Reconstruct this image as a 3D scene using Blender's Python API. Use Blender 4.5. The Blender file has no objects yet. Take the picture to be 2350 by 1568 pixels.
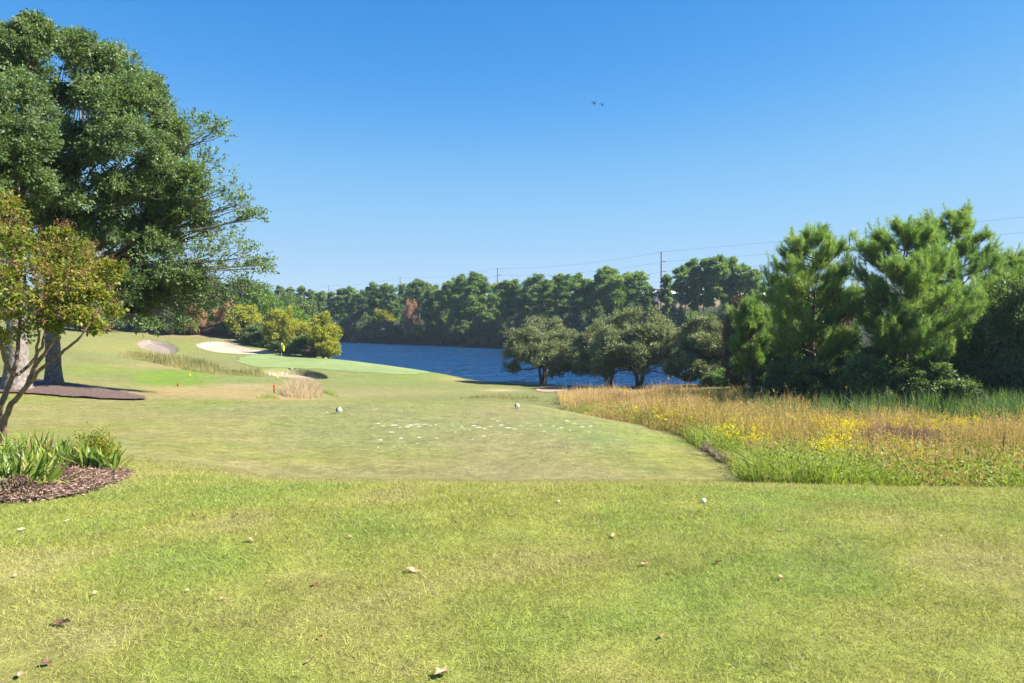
import bpy, math, random
import numpy as np
from mathutils import Vector
R = math.radians
rng = np.random.default_rng(7)
random.seed(7)
sc = bpy.context.scene
COL = sc.collection
F = 28/36*2350; HZ = 725.0; EYE = 1.7; CX = 1175.0
WATER = -6.3

# ------------------------------------------------------------------ noise
def _hash(i, j, s):
    n = (i*374761393 + j*668265263 + s*1442695041) & 0xffffffff
    n = ((n ^ (n >> 13))*1274126177) & 0xffffffff
    return ((n ^ (n >> 16)) & 0xffff)/65535.0
def vnoise(x, y, s=0):
    x = np.asarray(x, float); y = np.asarray(y, float)
    xi = np.floor(x).astype(np.int64); yi = np.floor(y).astype(np.int64)
    fx = x-xi; fy = y-yi; fx = fx*fx*(3-2*fx); fy = fy*fy*(3-2*fy)
    a = _hash(xi, yi, s); b = _hash(xi+1, yi, s); c = _hash(xi, yi+1, s); d = _hash(xi+1, yi+1, s)
    return (a*(1-fx)+b*fx)*(1-fy)+(c*(1-fx)+d*fx)*fy
def fbm(x, y, s=0, o=3):
    v = 0; a = 1; t = 0
    for k in range(o):
        v = v+a*vnoise(x*2**k, y*2**k, s+k*17); t += a; a *= .5
    return v/t

# ------------------------------------------------------------------ terrain heights
PC = np.array([-1200,-300,0,150,350,500,650,800,1000,1200,1400,1600,1800,2100,2400,3300], float)
TAB = {
 3:  [0]*16, 6: [0]*16, 8: [0,0,0,0,0,0,0,0,0,0,0,0,-.01,-.01,-.02,-.02],
 10: [-.12,-.15,-.15,-.15,-.18,-.25,-.40,-.40,-.40,-.40,-.40,-.40,-.43,-.58,-.6,-.6],
 12.5:[-.35,-.35,-.4,-.4,-.5,-.65,-.85,-.86,-.86,-.86,-.86,-.86,-.90,-1.05,-1.05,-1.05],
 16: [-.5,-.6,-.6,-.62,-.68,-.8,-.95,-.95,-.95,-.95,-.97,-1.05,-1.22,-1.4,-1.4,-1.4],
 22: [-.6,-.75,-.8,-.85,-.9,-.94,-.95,-.95,-.95,-.97,-1.15,-1.5,-1.75,-1.8,-1.8,-1.8],
 26: [-.6,-.8,-.9,-.92,-.98,-1.0,-1.0,-.97,-.97,-1.0,-1.7,-2.1,-2.2,-2.15,-2.1,-2.1],
 30: [-.6,-.8,-.9,-.9,-1.25,-1.35,-1.6,-2.2,-2.3,-2.2,-2.2,-2.35,-2.3,-2.3,-2.3,-2.3],
 36: [-.5,-.8,-1.0,-1.1,-1.55,-1.8,-2.0,-2.9,-3.0,-2.9,-2.6,-2.6,-2.5,-2.4,-2.4,-2.4],
 44: [-.2,-.7,-.95,-1.2,-1.9,-2.15,-2.25,-3.5,-3.6,-3.5,-3.2,-3.0,-2.9,-2.7,-2.7,-2.7],
 54: [.2,-.4,-.6,-1.1,-2.0,-2.35,-2.4,-4.1,-4.2,-4.1,-3.9,-3.6,-3.4,-3.2,-3.2,-3.2],
 64: [.6,-.1,-.5,-.9,-2.1,-3.2,-3.7,-4.6,-4.8,-4.7,-4.5,-4.2,-4.0,-3.8,-3.7,-3.7],
 78: [1,.2,-.4,-1.0,-2.6,-3.9,-4.6,-5.1,-5.5,-5.6,-5.4,-5.0,-4.8,-4.6,-4.5,-4.5],
 92: [1.4,.4,-.2,-1.0,-3.0,-4.4,-5.2,-5.45,-5.8,-6.15,-6.3,-6.3,-6.0,-5.8,-5.7,-5.6],
 98: [1.5,.5,-.1,-.95,-3.1,-4.35,-4.9,-5.2,-5.75,-6.75,-7.0,-7.0,-6.8,-6.6,-6.5,-6.4],
 104:[1.6,.6,0,-.9,-3.1,-4.2,-4.6,-4.9,-5.55,-8,-8,-8,-8,-8,-8,-8],
 116:[1.8,.8,.2,-.6,-3.2,-3.9,-4.35,-4.5,-6.5,-9,-9,-9,-9,-9,-9,-9],
 130:[2,1,.4,-.3,-3.2,-3.2,-4.1,-6.4,-8,-9,-9,-9,-9,-9,-9,-9],
 145:[2,1.5,.8,0,-1.1,-1.3,-3.5,-7.5,-9,-9,-9,-9,-9,-9,-9,-9],
 170:[3,2.5,2,1.5,0,-.5,-4.0,-8.5,-9,-9,-9,-9,-9,-9,-9,-9],
 210:[5,4,3,3,2,0,-7,-9,-9,-9,-9,-9,-9,-9,-9,-9],
 5000:[5,4,3,3,2,0,-7,-9,-9,-9,-9,-9,-9,-9,-9,-9]}
TY = np.array(sorted(TAB), float); TZ = np.array([TAB[k] for k in sorted(TAB)], float)
gu = np.linspace(-1200, 3300, 226); gl = np.linspace(math.log(3), math.log(260), 300)
_t = np.array([np.interp(gu, PC, r) for r in TZ])
G = np.array([np.interp(np.exp(gl), TY, _t[:, j]) for j in range(len(gu))]).T
def blur(a, k, ax):
    w = np.array([1, 2, 1])/4.
    for _ in range(k):
        p = np.concatenate([np.take(a, [0], ax), a, np.take(a, [-1], ax)], ax)
        n = a.shape[ax]
        a = w[0]*np.take(p, range(n), ax)+w[1]*np.take(p, range(1, n+1), ax)+w[2]*np.take(p, range(2, n+2), ax)
    return a
G = blur(blur(G, 14, 1), 9, 0)
def shore_far(px):
    return np.interp(px, [-800, 600, 780, 1000, 1160, 1400, 1800, 2600], [300, 262, 244, 218, 197, 178, 152, 130])
DIGS = []
def H(X, Y, dig=True):
    X = np.asarray(X, float); Y = np.asarray(Y, float)
    Yc = np.maximum(Y, 3.0)
    px = CX+X/Yc*F
    a = np.clip((px+1200)/4500*225, 0, 224.999); b = np.clip((np.log(Yc)-gl[0])/(gl[-1]-gl[0])*299, 0, 298.999)
    ai = a.astype(int); bi = b.astype(int); fa = a-ai; fb = b-bi
    z = (G[bi, ai]*(1-fa)+G[bi, ai+1]*fa)*(1-fb)+(G[bi+1, ai]*(1-fa)+G[bi+1, ai+1]*fa)*fb
    t = Y-shore_far(px)
    bank = np.where(t < 0, WATER+.35*t, WATER+np.minimum(t*.35, 3.0)+np.minimum(np.maximum(t-6, 0)*.062, 16)) \
        + np.where(px < 1100, 0, np.clip((px-1100)/500, 0, 1)*np.clip((t-40)/100, 0, 1)*2.0)
    z = np.maximum(z, bank)
    far = np.clip((Y-20)/40, 0, 1)
    z = z+far*(fbm(X/9, Y/9, 3, 2)-.5)*.25+(vnoise(X/2.3, Y/2.3, 5)-.5)*.03*np.clip((Y-9)/4, 0, 1)
    if dig:
        for (poly, d, soft) in DIGS:
            m = polydist(poly, X, Y)
            z = z-d*np.clip(m/soft, 0, 1)
    return z
def polydist(poly, X, Y):
    """inside distance to a polygon edge (0 outside)"""
    P = np.asarray(poly); X = np.asarray(X, float); Y = np.asarray(Y, float)
    out = np.zeros(X.shape)
    x0, y0 = P.min(0); x1, y1 = P.max(0)
    m = (X > x0) & (X < x1) & (Y > y0) & (Y < y1)
    if not m.any(): return out
    xs = X[m]; ys = Y[m]; ins = np.zeros(xs.shape, bool); dm = np.full(xs.shape, 1e9)
    for k in range(len(P)):
        ax, ay = P[k]; bx, by = P[(k+1) % len(P)]
        c = ((ay > ys) != (by > ys)) & (xs < (bx-ax)*(ys-ay)/((by-ay) if by != ay else 1e-9)+ax)
        ins ^= c
        t = np.clip(((xs-ax)*(bx-ax)+(ys-ay)*(by-ay))/max((bx-ax)**2+(by-ay)**2, 1e-9), 0, 1)
        dm = np.minimum(dm, np.hypot(xs-ax-t*(bx-ax), ys-ay-t*(by-ay)))
    out[m] = np.where(ins, dm, 0)
    return out
def hit(px, py, y0=3.0, y1=300):
    """ground point seen at photograph pixel (2350 wide frame)"""
    Y = np.exp(np.linspace(math.log(y0), math.log(y1), 3000)); X = (px-CX)/F*Y
    zr = EYE-(py-HZ)/F*Y; h = H(X, Y, False)
    k = np.argmax(zr <= h)
    if zr[k] > h[k]: k = np.argmin(np.abs(zr-h))
    return np.array([X[k], Y[k], float(H(X[k:k+1], Y[k:k+1])[0])])
def W(px, py, Y):
    return np.array([(px-CX)/F*Y, Y, EYE-(py-HZ)/F*Y])
def gz(x, y): return float(H(np.array([x]), np.array([y]))[0])

# ------------------------------------------------------------------ mesh helpers
def tag(o, label=None, cat=None, group=None, kind=None):
    if label: o['label'] = label
    if cat: o['category'] = cat
    if group: o['group'] = group
    if kind: o['kind'] = kind
    return o
def mk(name, V, quads=None, tris=None, mats=(), parent=None, tint=None, mi=None, smooth=False, colors=None):
    V = np.asarray(V, np.float32)
    quads = np.zeros((0, 4), np.int32) if quads is None else np.asarray(quads, np.int32).reshape(-1, 4)
    tris = np.zeros((0, 3), np.int32) if tris is None else np.asarray(tris, np.int32).reshape(-1, 3)
    me = bpy.data.meshes.new(name)
    me.vertices.add(len(V)); me.vertices.foreach_set('co', V.ravel())
    nl = quads.size+tris.size; nf = len(quads)+len(tris)
    me.loops.add(nl); me.polygons.add(nf)
    me.loops.foreach_set('vertex_index', np.concatenate([quads.ravel(), tris.ravel()]).astype(np.int32))
    st = np.concatenate([np.arange(len(quads))*4, quads.size+np.arange(len(tris))*3]).astype(np.int32)
    me.polygons.foreach_set('loop_start', st)
    if smooth: me.polygons.foreach_set('use_smooth', np.ones(nf, bool))
    for m in mats: me.materials.append(m)
    if mi is not None: me.polygons.foreach_set('material_index', np.asarray(mi, np.int32))
    me.update(calc_edges=True)
    if tint is not None:
        a = me.attributes.new('tint', 'FLOAT', 'FACE'); a.data.foreach_set('value', np.asarray(tint, np.float32))
    if colors is not None:
        a = me.attributes.new('gcol', 'FLOAT_COLOR', 'POINT')
        c = np.ones((len(V), 4), np.float32); c[:, :3] = colors; a.data.foreach_set('color', c.ravel())
    o = bpy.data.objects.new(name, me); COL.objects.link(o)
    if parent: o.parent = parent
    return o
def empty(name, loc):
    o = bpy.data.objects.new(name, None); COL.objects.link(o); o.location = [float(v) for v in loc]; o.empty_display_size = .2
    return o
def nrm(a): return a/np.maximum(np.linalg.norm(a, axis=-1, keepdims=True), 1e-9)
def rand_unit(n, r=None):
    r = r or rng
    return nrm(r.normal(size=(n, 3)))
class Tubes:
    def __init__(s): s.V = []; s.Q = []; s.n = 0
    def add(s, pts, rad, sides=7, rough=0.0):
        pts = np.asarray(pts, float); rad = np.asarray(rad, float); m = len(pts)
        d = nrm(np.gradient(pts, axis=0)); ref = np.array([.31, .87, .38])
        u = nrm(np.cross(d, ref)); v = np.cross(d, u)
        a = np.arange(sides)/sides*2*math.pi
        rr = rad[:, None]*(1+rough*(rng.random((m, sides))-.5))
        ring = pts[:, None]+rr[..., None]*(np.cos(a)[None, :, None]*u[:, None]+np.sin(a)[None, :, None]*v[:, None])
        s.V.append(ring.reshape(-1, 3))
        i = np.arange(m-1)[:, None]*sides; j = np.arange(sides)[None]; k = (j+1) % sides
        q = np.stack([i+j, i+k, i+sides+k, i+sides+j], -1).reshape(-1, 4)+s.n
        s.Q.append(q)
        s.n += m*sides
    def build(s, name, mat, parent=None):
        return mk(name, np.concatenate(s.V), np.concatenate(s.Q), mats=(mat,), parent=parent, smooth=True)
def bez(a, b, n=8, sag=0.0, jit=0.0, mid=None):
    a = np.asarray(a, float); b = np.asarray(b, float)
    m = (a+b)/2+np.array([0, 0, -sag]) if mid is None else np.asarray(mid, float)
    t = np.linspace(0, 1, n)[:, None]
    p = (1-t)**2*a+2*t*(1-t)*m+t**2*b
    if jit: p[1:-1] += rng.normal(size=(n-2, 3))*jit
    return p
def leaves(org, dirs, length, k, L, Wd, fwd=.6, up=.5, droop=0., tint_base=None, tri=False, jitter=.03, tvar=.35):
    """k leaves (rhombs, or needles when tri) along each of N twigs"""
    n = len(org); length = np.broadcast_to(length, (n,))
    t = (np.arange(k)[None]+rng.random((n, k)))/k*.9+.1
    P = org[:, None]+dirs[:, None]*(t*length[:, None])[..., None]
    P[..., 2] -= droop*(t**2)*length[:, None]
    P = P.reshape(-1, 3)+rng.normal(size=(n*k, 3))*jitter
    D = np.repeat(dirs, k, 0)
    ld = nrm(D*fwd+rand_unit(n*k)*(1-fwd)+np.array([0, 0, -.25*droop]))
    nn = nrm(rand_unit(n*k)+np.array([0, 0, up]))
    w = nrm(np.cross(ld, nn))
    s = (.7+.6*rng.random(n*k))[:, None]
    LL = L*s; WW = Wd*s*.5
    if tri:
        V = np.stack([P-w*WW, P+w*WW, P+ld*LL], 1).reshape(-1, 3); Fc = np.arange(n*k*3).reshape(-1, 3)
    else:
        bend = nn*LL*.12
        V = np.stack([P, P+ld*LL*.5+w*WW, P+ld*LL-bend, P+ld*LL*.5-w*WW], 1).reshape(-1, 3); Fc = np.arange(n*k*4).reshape(-1, 4)
    tb = rng.random(n) if tint_base is None else tint_base
    T = np.clip(np.repeat(tb, k)*(1-tvar)+rng.random(n*k)*tvar, 0, 1)
    return V, Fc, T
def twigs(org, dirs, length, w, droop=0.):
    n = len(org); length = np.broadcast_to(length, (n,))[:, None]
    s = nrm(np.cross(dirs, rand_unit(n)))*w
    e = org+dirs*length; e[:, 2] -= droop*length[:, 0]
    V = np.stack([org-s, org+s, e], 1).reshape(-1, 3)
    return V, np.arange(3*n).reshape(-1, 3)
def join(parts):
    """parts: list of (V, F, T, matindex)"""
    V = []; Q = []; T3 = []; tq = []; tt = []; mq = []; mt = []; n = 0
    for (v, f, t, m) in parts:
        if f.shape[1] == 4: Q.append(f+n); tq.append(t); mq.append(np.full(len(f), m))
        else: T3.append(f+n); tt.append(t); mt.append(np.full(len(f), m))
        V.append(v); n += len(v)
    cat = lambda l, d=0: np.concatenate(l) if l else np.zeros((0,)+((d,) if d else ()))
    return np.concatenate(V), cat(Q, 4), cat(T3, 3), np.concatenate([cat(tq), cat(tt)]), np.concatenate([cat(mq), cat(mt)])

# ------------------------------------------------------------------ materials
def M(name):
    m = bpy.data.materials.new(name); m.use_nodes = True
    nt = m.node_tree; b = nt.nodes['Principled BSDF']; return m, nt, b
def flat(name, c, rough=.7, metal=0, noise=0, scale=20, bump=0):
    m, nt, b = M(name); b.inputs['Roughness'].default_value = rough; b.inputs['Metallic'].default_value = metal
    b.inputs['Base Color'].default_value = (*c, 1)
    if noise or bump:
        tc = nt.nodes.new('ShaderNodeTexCoord'); n = nt.nodes.new('ShaderNodeTexNoise'); n.inputs['Scale'].default_value = scale; n.inputs['Detail'].default_value = 6
        nt.links.new(tc.outputs['Object'], n.inputs['Vector'])
        if noise:
            r = nt.nodes.new('ShaderNodeMapRange'); r.inputs[1].default_value = .3; r.inputs[2].default_value = .7
            r.inputs[3].default_value = 1-noise; r.inputs[4].default_value = 1+noise
            mx = nt.nodes.new('ShaderNodeVectorMath'); mx.operation = 'SCALE'; mx.inputs[0].default_value = c
            nt.links.new(n.outputs['Fac'], r.inputs[0]); nt.links.new(r.outputs[0], mx.inputs['Scale']); nt.links.new(mx.outputs[0], b.inputs['Base Color'])
        if bump:
            bp = nt.nodes.new('ShaderNodeBump'); bp.inputs['Strength'].default_value = 1; bp.inputs['Distance'].default_value = bump
            nt.links.new(n.outputs['Fac'], bp.inputs['Height']); nt.links.new(bp.outputs[0], b.inputs['Normal'])
    return m
def leafmat(name, cols, rough=.5, transl=.35, spec=.35, tcol=(1.25, 1.35, .5)):
    m, nt, b = M(name)
    a = nt.nodes.new('ShaderNodeAttribute'); a.attribute_name = 'tint'
    r = nt.nodes.new('ShaderNodeValToRGB'); cr = r.color_ramp
    cr.elements[0].position = 0; cr.elements[0].color = (*cols[0], 1); cr.elements[1].position = 1; cr.elements[1].color = (*cols[-1], 1)
    for i, c in enumerate(cols[1:-1]):
        e = cr.elements.new((i+1)/(len(cols)-1)); e.color = (*c, 1)
    nt.links.new(a.outputs['Fac'], r.inputs[0]); nt.links.new(r.outputs[0], b.inputs['Base Color'])
    b.inputs['Roughness'].default_value = rough; b.inputs['Specular IOR Level'].default_value = spec
    t = nt.nodes.new('ShaderNodeBsdfTranslucent'); mu = nt.nodes.new('ShaderNodeVectorMath'); mu.operation = 'MULTIPLY'; mu.inputs[1].default_value = tcol
    nt.links.new(r.outputs[0], mu.inputs[0]); nt.links.new(mu.outputs[0], t.inputs['Color'])
    mx = nt.nodes.new('ShaderNodeMixShader'); mx.inputs[0].default_value = transl
    nt.links.new(b.outputs[0], mx.inputs[1]); nt.links.new(t.outputs[0], mx.inputs[2])
    nt.links.new(mx.outputs[0], nt.nodes['Material Output'].inputs['Surface'])
    return m
bark = flat('bark', (.16, .14, .125), .9, noise=.5, scale=9, bump=.03)
bark_dark = flat('bark_dark', (.075, .06, .05), .9, noise=.5, scale=9, bump=.02)
bark_smooth = flat('bark_smooth', (.15, .10, .075), .7, noise=.55, scale=14, bump=.006)
bark_pine = flat('bark_pine', (.10, .075, .06), .9, noise=.5, scale=8, bump=.02)
L_oak = leafmat('leaf_oak', [(.055, .10, .040), (.12, .185, .075), (.23, .29, .13)], .5, .42, .4)
L_olive = leafmat('leaf_olive', [(.10, .125, .065), (.19, .215, .11), (.30, .32, .18)], .5, .35, .4)
L_myrtle = leafmat('leaf_myrtle', [(.035, .075, .012), (.09, .15, .02), (.18, .22, .03), (.30, .27, .045), (.30, .18, .075)], .5, .45, .3, (1.2, 1.2, .6))
L_seed = leafmat('seed_heads', [(.20, .11, .055), (.36, .21, .11)], .8, .2, .1, (1, 1, 1))
L_pine = leafmat('needles', [(.07, .145, .055), (.16, .27, .075), (.36, .45, .15)], .45, .42, .4)
L_pinefar = leafmat('needles_far', [(.055, .12, .06), (.15, .24, .09), (.36, .44, .13)], .6, .45, .3)
L_bush = leafmat('leaf_bush', [(.05, .095, .036), (.115, .175, .062), (.24, .31, .11)], .5, .35, .4)
L_bright = leafmat('leaf_bright', [(.07, .13, .03), (.14, .23, .04), (.24, .35, .07)], .5, .4, .3)
L_yellow = leafmat('leaf_yellow', [(.13, .19, .03), (.34, .36, .035), (.62, .54, .06)], .5, .4, .3, (1.1, 1.1, .5))
L_rust = leafmat('leaf_rust', [(.22, .14, .085), (.42, .25, .14), (.60, .40, .24)], .7, .35, .2, (1.1, 1, .8))
L_brown = leafmat('leaf_brown', [(.07, .055, .035), (.15, .11, .07), (.28, .20, .14)], .8, .2, .2, (1, 1, .8))
L_red = leafmat('leaf_red', [(.35, .03, .02), (.5, .05, .03)], .6, .3, .3, (1, 1, 1))

# ------------------------------------------------------------------ areas of ground
BUNK = {
 'a': [(308,785),(330,779),(365,781),(395,787),(411,798),(410,808),(392,813),(365,811),(335,803),(312,793)],
 'b': [(443,792),(462,785),(500,783),(530,786),(560,796),(600,803),(640,807),(655,809),(640,813),(580,813),(520,811),(470,804)],
 'c': [(590,852),(620,847),(660,845),(695,847),(725,852),(748,860),(754,868),(738,873),(700,872),(660,869),(640,864),(600,859)]}
def gpoly(pts, y0, sm=2):
    P = np.array([hit(px, py, y0)[:2] for px, py in pts])
    for _ in range(sm):
        Q = np.empty((len(P)*2, 2)); nx = np.roll(P, -1, 0)
        Q[0::2] = .75*P+.25*nx; Q[1::2] = .25*P+.75*nx; P = Q
    return P
PB = {'a': gpoly(BUNK['a'], 100), 'b': gpoly(BUNK['b'], 104), 'c': gpoly(BUNK['c'], 86)}
DIGS = [(PB['a'], .55, 1.2), (PB['b'], .5, 1.5), (PB['c'], .8, .4)]
P_green = gpoly([(520,822),(600,812),(700,812),(780,821),(880,833),(985,846),(1035,853),(1000,862),(920,864),(860,862),(790,856),(740,850),(690,846),(620,846),(560,842)], 97)
P_bed = gpoly([(-260,1090),(-120,1060),(60,1055),(190,1064),(270,1073),(312,1086),(300,1098),(255,1118),(190,1140),(100,1154),(0,1160),(-130,1164),(-260,1150)], 4)
P_mulch = gpoly([(-260,888),(-100,868),(30,868),(125,874),(200,886),(290,902),(368,917),(340,921),(250,920),(160,915),(70,907),(0,904),(-120,902),(-260,905)], 18)
P_tmulch = gpoly([(1222,892),(1250,886),(1310,885),(1330,888),(1300,899),(1260,905),(1222,900)], 70)

BL = []   # colour blobs: px, py, sx, sy, colour, strength, Ymin, Ymax
def blob(*a): BL.append(a)
TAN = (.37, .28, .125); LUSH = (.165, .26, .03); TEE = (.20, .235, .085); FAIR = (.205, .215, .075); GRN = (.165, .218, .080)
blob(1000,985,460,62,(.25,.265,.10),.95,11,27)
blob(1000,1080,560,26,(.265,.235,.11),.9,9,16)
blob(1150,980,300,14,(.16,.24,.07),.5,11,27)
blob(1380,1010,90,22,(.16,.25,.08),.5,11,27)
blob(620,940,420,14,(.215,.24,.095),.6,11,32)
blob(1200,1100,300,12,(.26,.22,.11),.5,9,13)
blob(250,1110,90,20,(.27,.25,.11),.4,6,12)
blob(150,960,200,18,(.29,.25,.10),.6,14,32)
blob(480,900,180,16,TAN,.95,25,50)
blob(640,915,90,8,TAN,.8,24,45)
blob(230,905,200,6,TAN,.6,22,32)
blob(560,885,80,6,(.42,.34,.18),.6,30,50)
blob(400,868,95,18,LUSH,1.,28,70)
blob(220,850,90,14,(.19,.26,.04),.7,28,70)
blob(330,840,140,6,TAN,.5,50,80)
blob(540,868,120,8,(.20,.26,.07),.8,42,60)
blob(300,800,200,16,(.25,.25,.07),.8,60,135)
blob(440,768,120,8,(.33,.22,.12),.8,110,150)
blob(560,782,90,10,(.26,.21,.12),.8,120,150)
blob(430,790,22,20,(.22,.26,.06),.7,100,150)
blob(950,862,190,20,(.185,.25,.055),.8,70,125)
blob(1100,868,70,9,(.33,.30,.12),.7,70,125)
blob(1060,872,60,5,TAN,.6,70,125)
blob(1000,898,200,7,(.25,.26,.09),.7,60,125)
blob(1150,896,40,3,(.5,.42,.25),.7,60,125)
blob(850,905,120,5,(.31,.25,.13),.7,45,125)
blob(600,790,80,5,(.27,.25,.10),.6,100,150)
def meadow_mask(px, Y):
    yedge = np.interp(px, [1200,1262,1292,1330,1400,1500,1580,1640,1700,1745,1800,3300], [200,90,38,28,23.8,20.6,18.5,15.6,12.0,9.3,8.9,8.9])+1.6*(vnoise(px/22., Y*0+.5, 77)-.5)*np.clip((1760-px)/60, 0, 1)
    return np.clip((Y-yedge)/.6, 0, 1)*(px > 1225)
def gcolor(X, Y, z=None):
    X = np.asarray(X, float); Y = np.asarray(Y, float)
    Yc = np.maximum(Y, 2.); px = CX+X/Yc*F
    z = H(X, Y) if z is None else z
    py = HZ+(EYE-z)/Yc*F
    n1 = fbm(X/1.1, Y/1.1, 11, 3); n2 = fbm(X/.35, Y/.35, 12, 2); n3 = fbm(X/4.5, Y/4.5, 13, 3)
    c = np.empty(X.shape+(3,))
    base = np.array([.27, .287, .062]); gr = np.array([.185, .265, .048]); tn = np.array([.32, .285, .12])
    a = np.clip((n1-.5)*3.6+.3*(n3-.5)*4, 0, 1)[..., None]; b = np.clip((.46-n1)*3.6+(n2-.5)*.8, 0, 1)[..., None]
    near = np.clip((Y-20)/20, 0, 1)[..., None]
    c = base*(1-a*.7)+gr*a*.7; c = c*(1-b*.6)+tn*b*.6
    c = c*(1-near)+near*(np.array(FAIR)*(.92+.16*n3[..., None]))
    for (bx, by, sx, sy, col, st, ya, yb) in BL:
        w = st*np.exp(-((px-bx)/sx)**4-((py-by)/sy)**4 if st > .9 else -((px-bx)/sx)**2-((py-by)/sy)**2)
        w = w*np.clip((Y-ya)/1.5, 0, 1)*np.clip((yb-Y)/3, 0, 1)
        w = np.clip(w*(.75+.5*n3), 0, 1)[..., None]
        c = c*(1-w)+np.array(col)*w
    wt = (np.clip((fbm(X/2.5, Y/5., 81, 3)-.42)*3, 0, 1)*np.clip((Y-10)/2, 0, 1)*np.clip((40-Y)/6, 0, 1)*.55)[..., None]; c = c*(1-wt)+np.array([.29, .25, .125])*wt
    # sun-worn dry patches across the foreground
    w = (np.clip((fbm(X/.8, Y/.5, 71, 3)-.60)*5, 0, 1)*np.clip((9-Y)/3, 0, 1)*.2)[..., None]; c = c*(1-w)+np.array([.16, .15, .06])*w
    m = meadow_mask(px, Y)[..., None]
    c = c*(1-m)+np.array([.15, .14, .05])*m
    w = np.clip((z-WATER)/.25, 0, 1)[..., None]
    c = c*w+np.array([.03, .03, .015])*(1-w)
    wb = (np.exp(-((px-1640)/150)**4)*np.clip((Y-270)/15, 0, 1)*np.clip((360-Y)/10, 0, 1))[..., None]
    # woodland floor; at right it also paints in the wood's dark shade band
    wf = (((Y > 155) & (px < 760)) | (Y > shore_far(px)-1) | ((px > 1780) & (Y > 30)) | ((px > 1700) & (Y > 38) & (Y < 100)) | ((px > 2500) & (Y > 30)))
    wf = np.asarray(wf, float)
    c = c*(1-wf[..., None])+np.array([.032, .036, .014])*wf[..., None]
    c = c*(1-wb)+np.array([.27, .20, .11])*wb
    c = c*(.90+.2*n2[..., None])*(.82-.12*np.clip((Y-8)/6, 0, 1))[..., None]
    return c

def ground_material():
    m, nt, b = M('turf'); N = nt.nodes; Lk = nt.links
    a = N.new('ShaderNodeAttribute'); a.attribute_name = 'gcol'
    tc = N.new('ShaderNodeTexCoord')
    def noise(s, d, sc=(1, 1, 1)):
        mp = N.new('ShaderNodeMapping'); mp.inputs['Scale'].default_value = sc; Lk.new(tc.outputs['Object'], mp.inputs[0])
        n = N.new('ShaderNodeTexNoise'); n.inputs['Scale'].default_value = s; n.inputs['Detail'].default_value = d; n.inputs['Roughness'].default_value = .7
        Lk.new(mp.outputs[0], n.inputs['Vector']); return n
    n1 = noise(60, 4); n2 = noise(5, 8); n3 = noise(1.2, 5)
    v = None
    for n, lo, hi in ((n1, .62, 1.38), (n2, .68, 1.32), (n3, .84, 1.16)):
        r = N.new('ShaderNodeMapRange'); r.inputs[1].default_value = .3; r.inputs[2].default_value = .7; r.inputs[3].default_value = lo; r.inputs[4].default_value = hi
        Lk.new(n.outputs['Fac'], r.inputs[0])
        if v is None: v = r.outputs[0]
        else:
            q = N.new('ShaderNodeMath'); q.operation = 'MULTIPLY'; Lk.new(v, q.inputs[0]); Lk.new(r.outputs[0], q.inputs[1]); v = q.outputs[0]
    sca = N.new('ShaderNodeVectorMath'); sca.operation = 'SCALE'; Lk.new(a.outputs['Color'], sca.inputs[0]); Lk.new(v, sca.inputs['Scale'])
    Lk.new(sca.outputs[0], b.inputs['Base Color'])
    b.inputs['Roughness'].default_value = .9; b.inputs['Specular IOR Level'].default_value = .15
    bp = N.new('ShaderNodeBump'); bp.inputs['Distance'].default_value = .02; bp.inputs['Strength'].default_value = .8
    Lk.new(n1.outputs['Fac'], bp.inputs['Height'])
    bp2 = N.new('ShaderNodeBump'); bp2.inputs['Distance'].default_value = .12; bp2.inputs['Strength'].default_value = .7
    Lk.new(n2.outputs['Fac'], bp2.inputs['Height']); Lk.new(bp.outputs[0], bp2.inputs['Normal']); Lk.new(bp2.outputs[0], b.inputs['Normal'])
    return m
turf = ground_material()

def build_ground():
    front = np.linspace(-37, 37, 720); side = np.concatenate([np.arange(40, 180, 5)])
    ang = np.radians(np.concatenate([-side[::-1], front, side]))
    r = np.concatenate([[.05, .4], np.exp(np.linspace(math.log(.8), math.log(62), 380)), np.arange(62.3, 160, .36), np.exp(np.linspace(math.log(161), math.log(1500), 80))])
    A, Rr = np.meshgrid(ang, r)
    # rows run along constant depth in front so that crests stay crisp
    X = Rr*np.sin(A); Y = Rr*np.cos(A)
    Z = H(X, Y)
    V = np.stack([X, Y, Z], -1).reshape(-1, 3)
    nr, na = X.shape
    i = np.arange(nr-1)[:, None]*na; j = np.arange(na)[None]; k = (j+1) % na
    q = np.stack([i+j, i+k, i+na+k, i+na+j], -1).reshape(-1, 4)
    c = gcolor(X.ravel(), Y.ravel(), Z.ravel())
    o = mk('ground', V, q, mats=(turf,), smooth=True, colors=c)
    tag(o, 'mown grass sloping down from the camera to the lake', None, None, 'structure')
build_ground()

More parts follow.
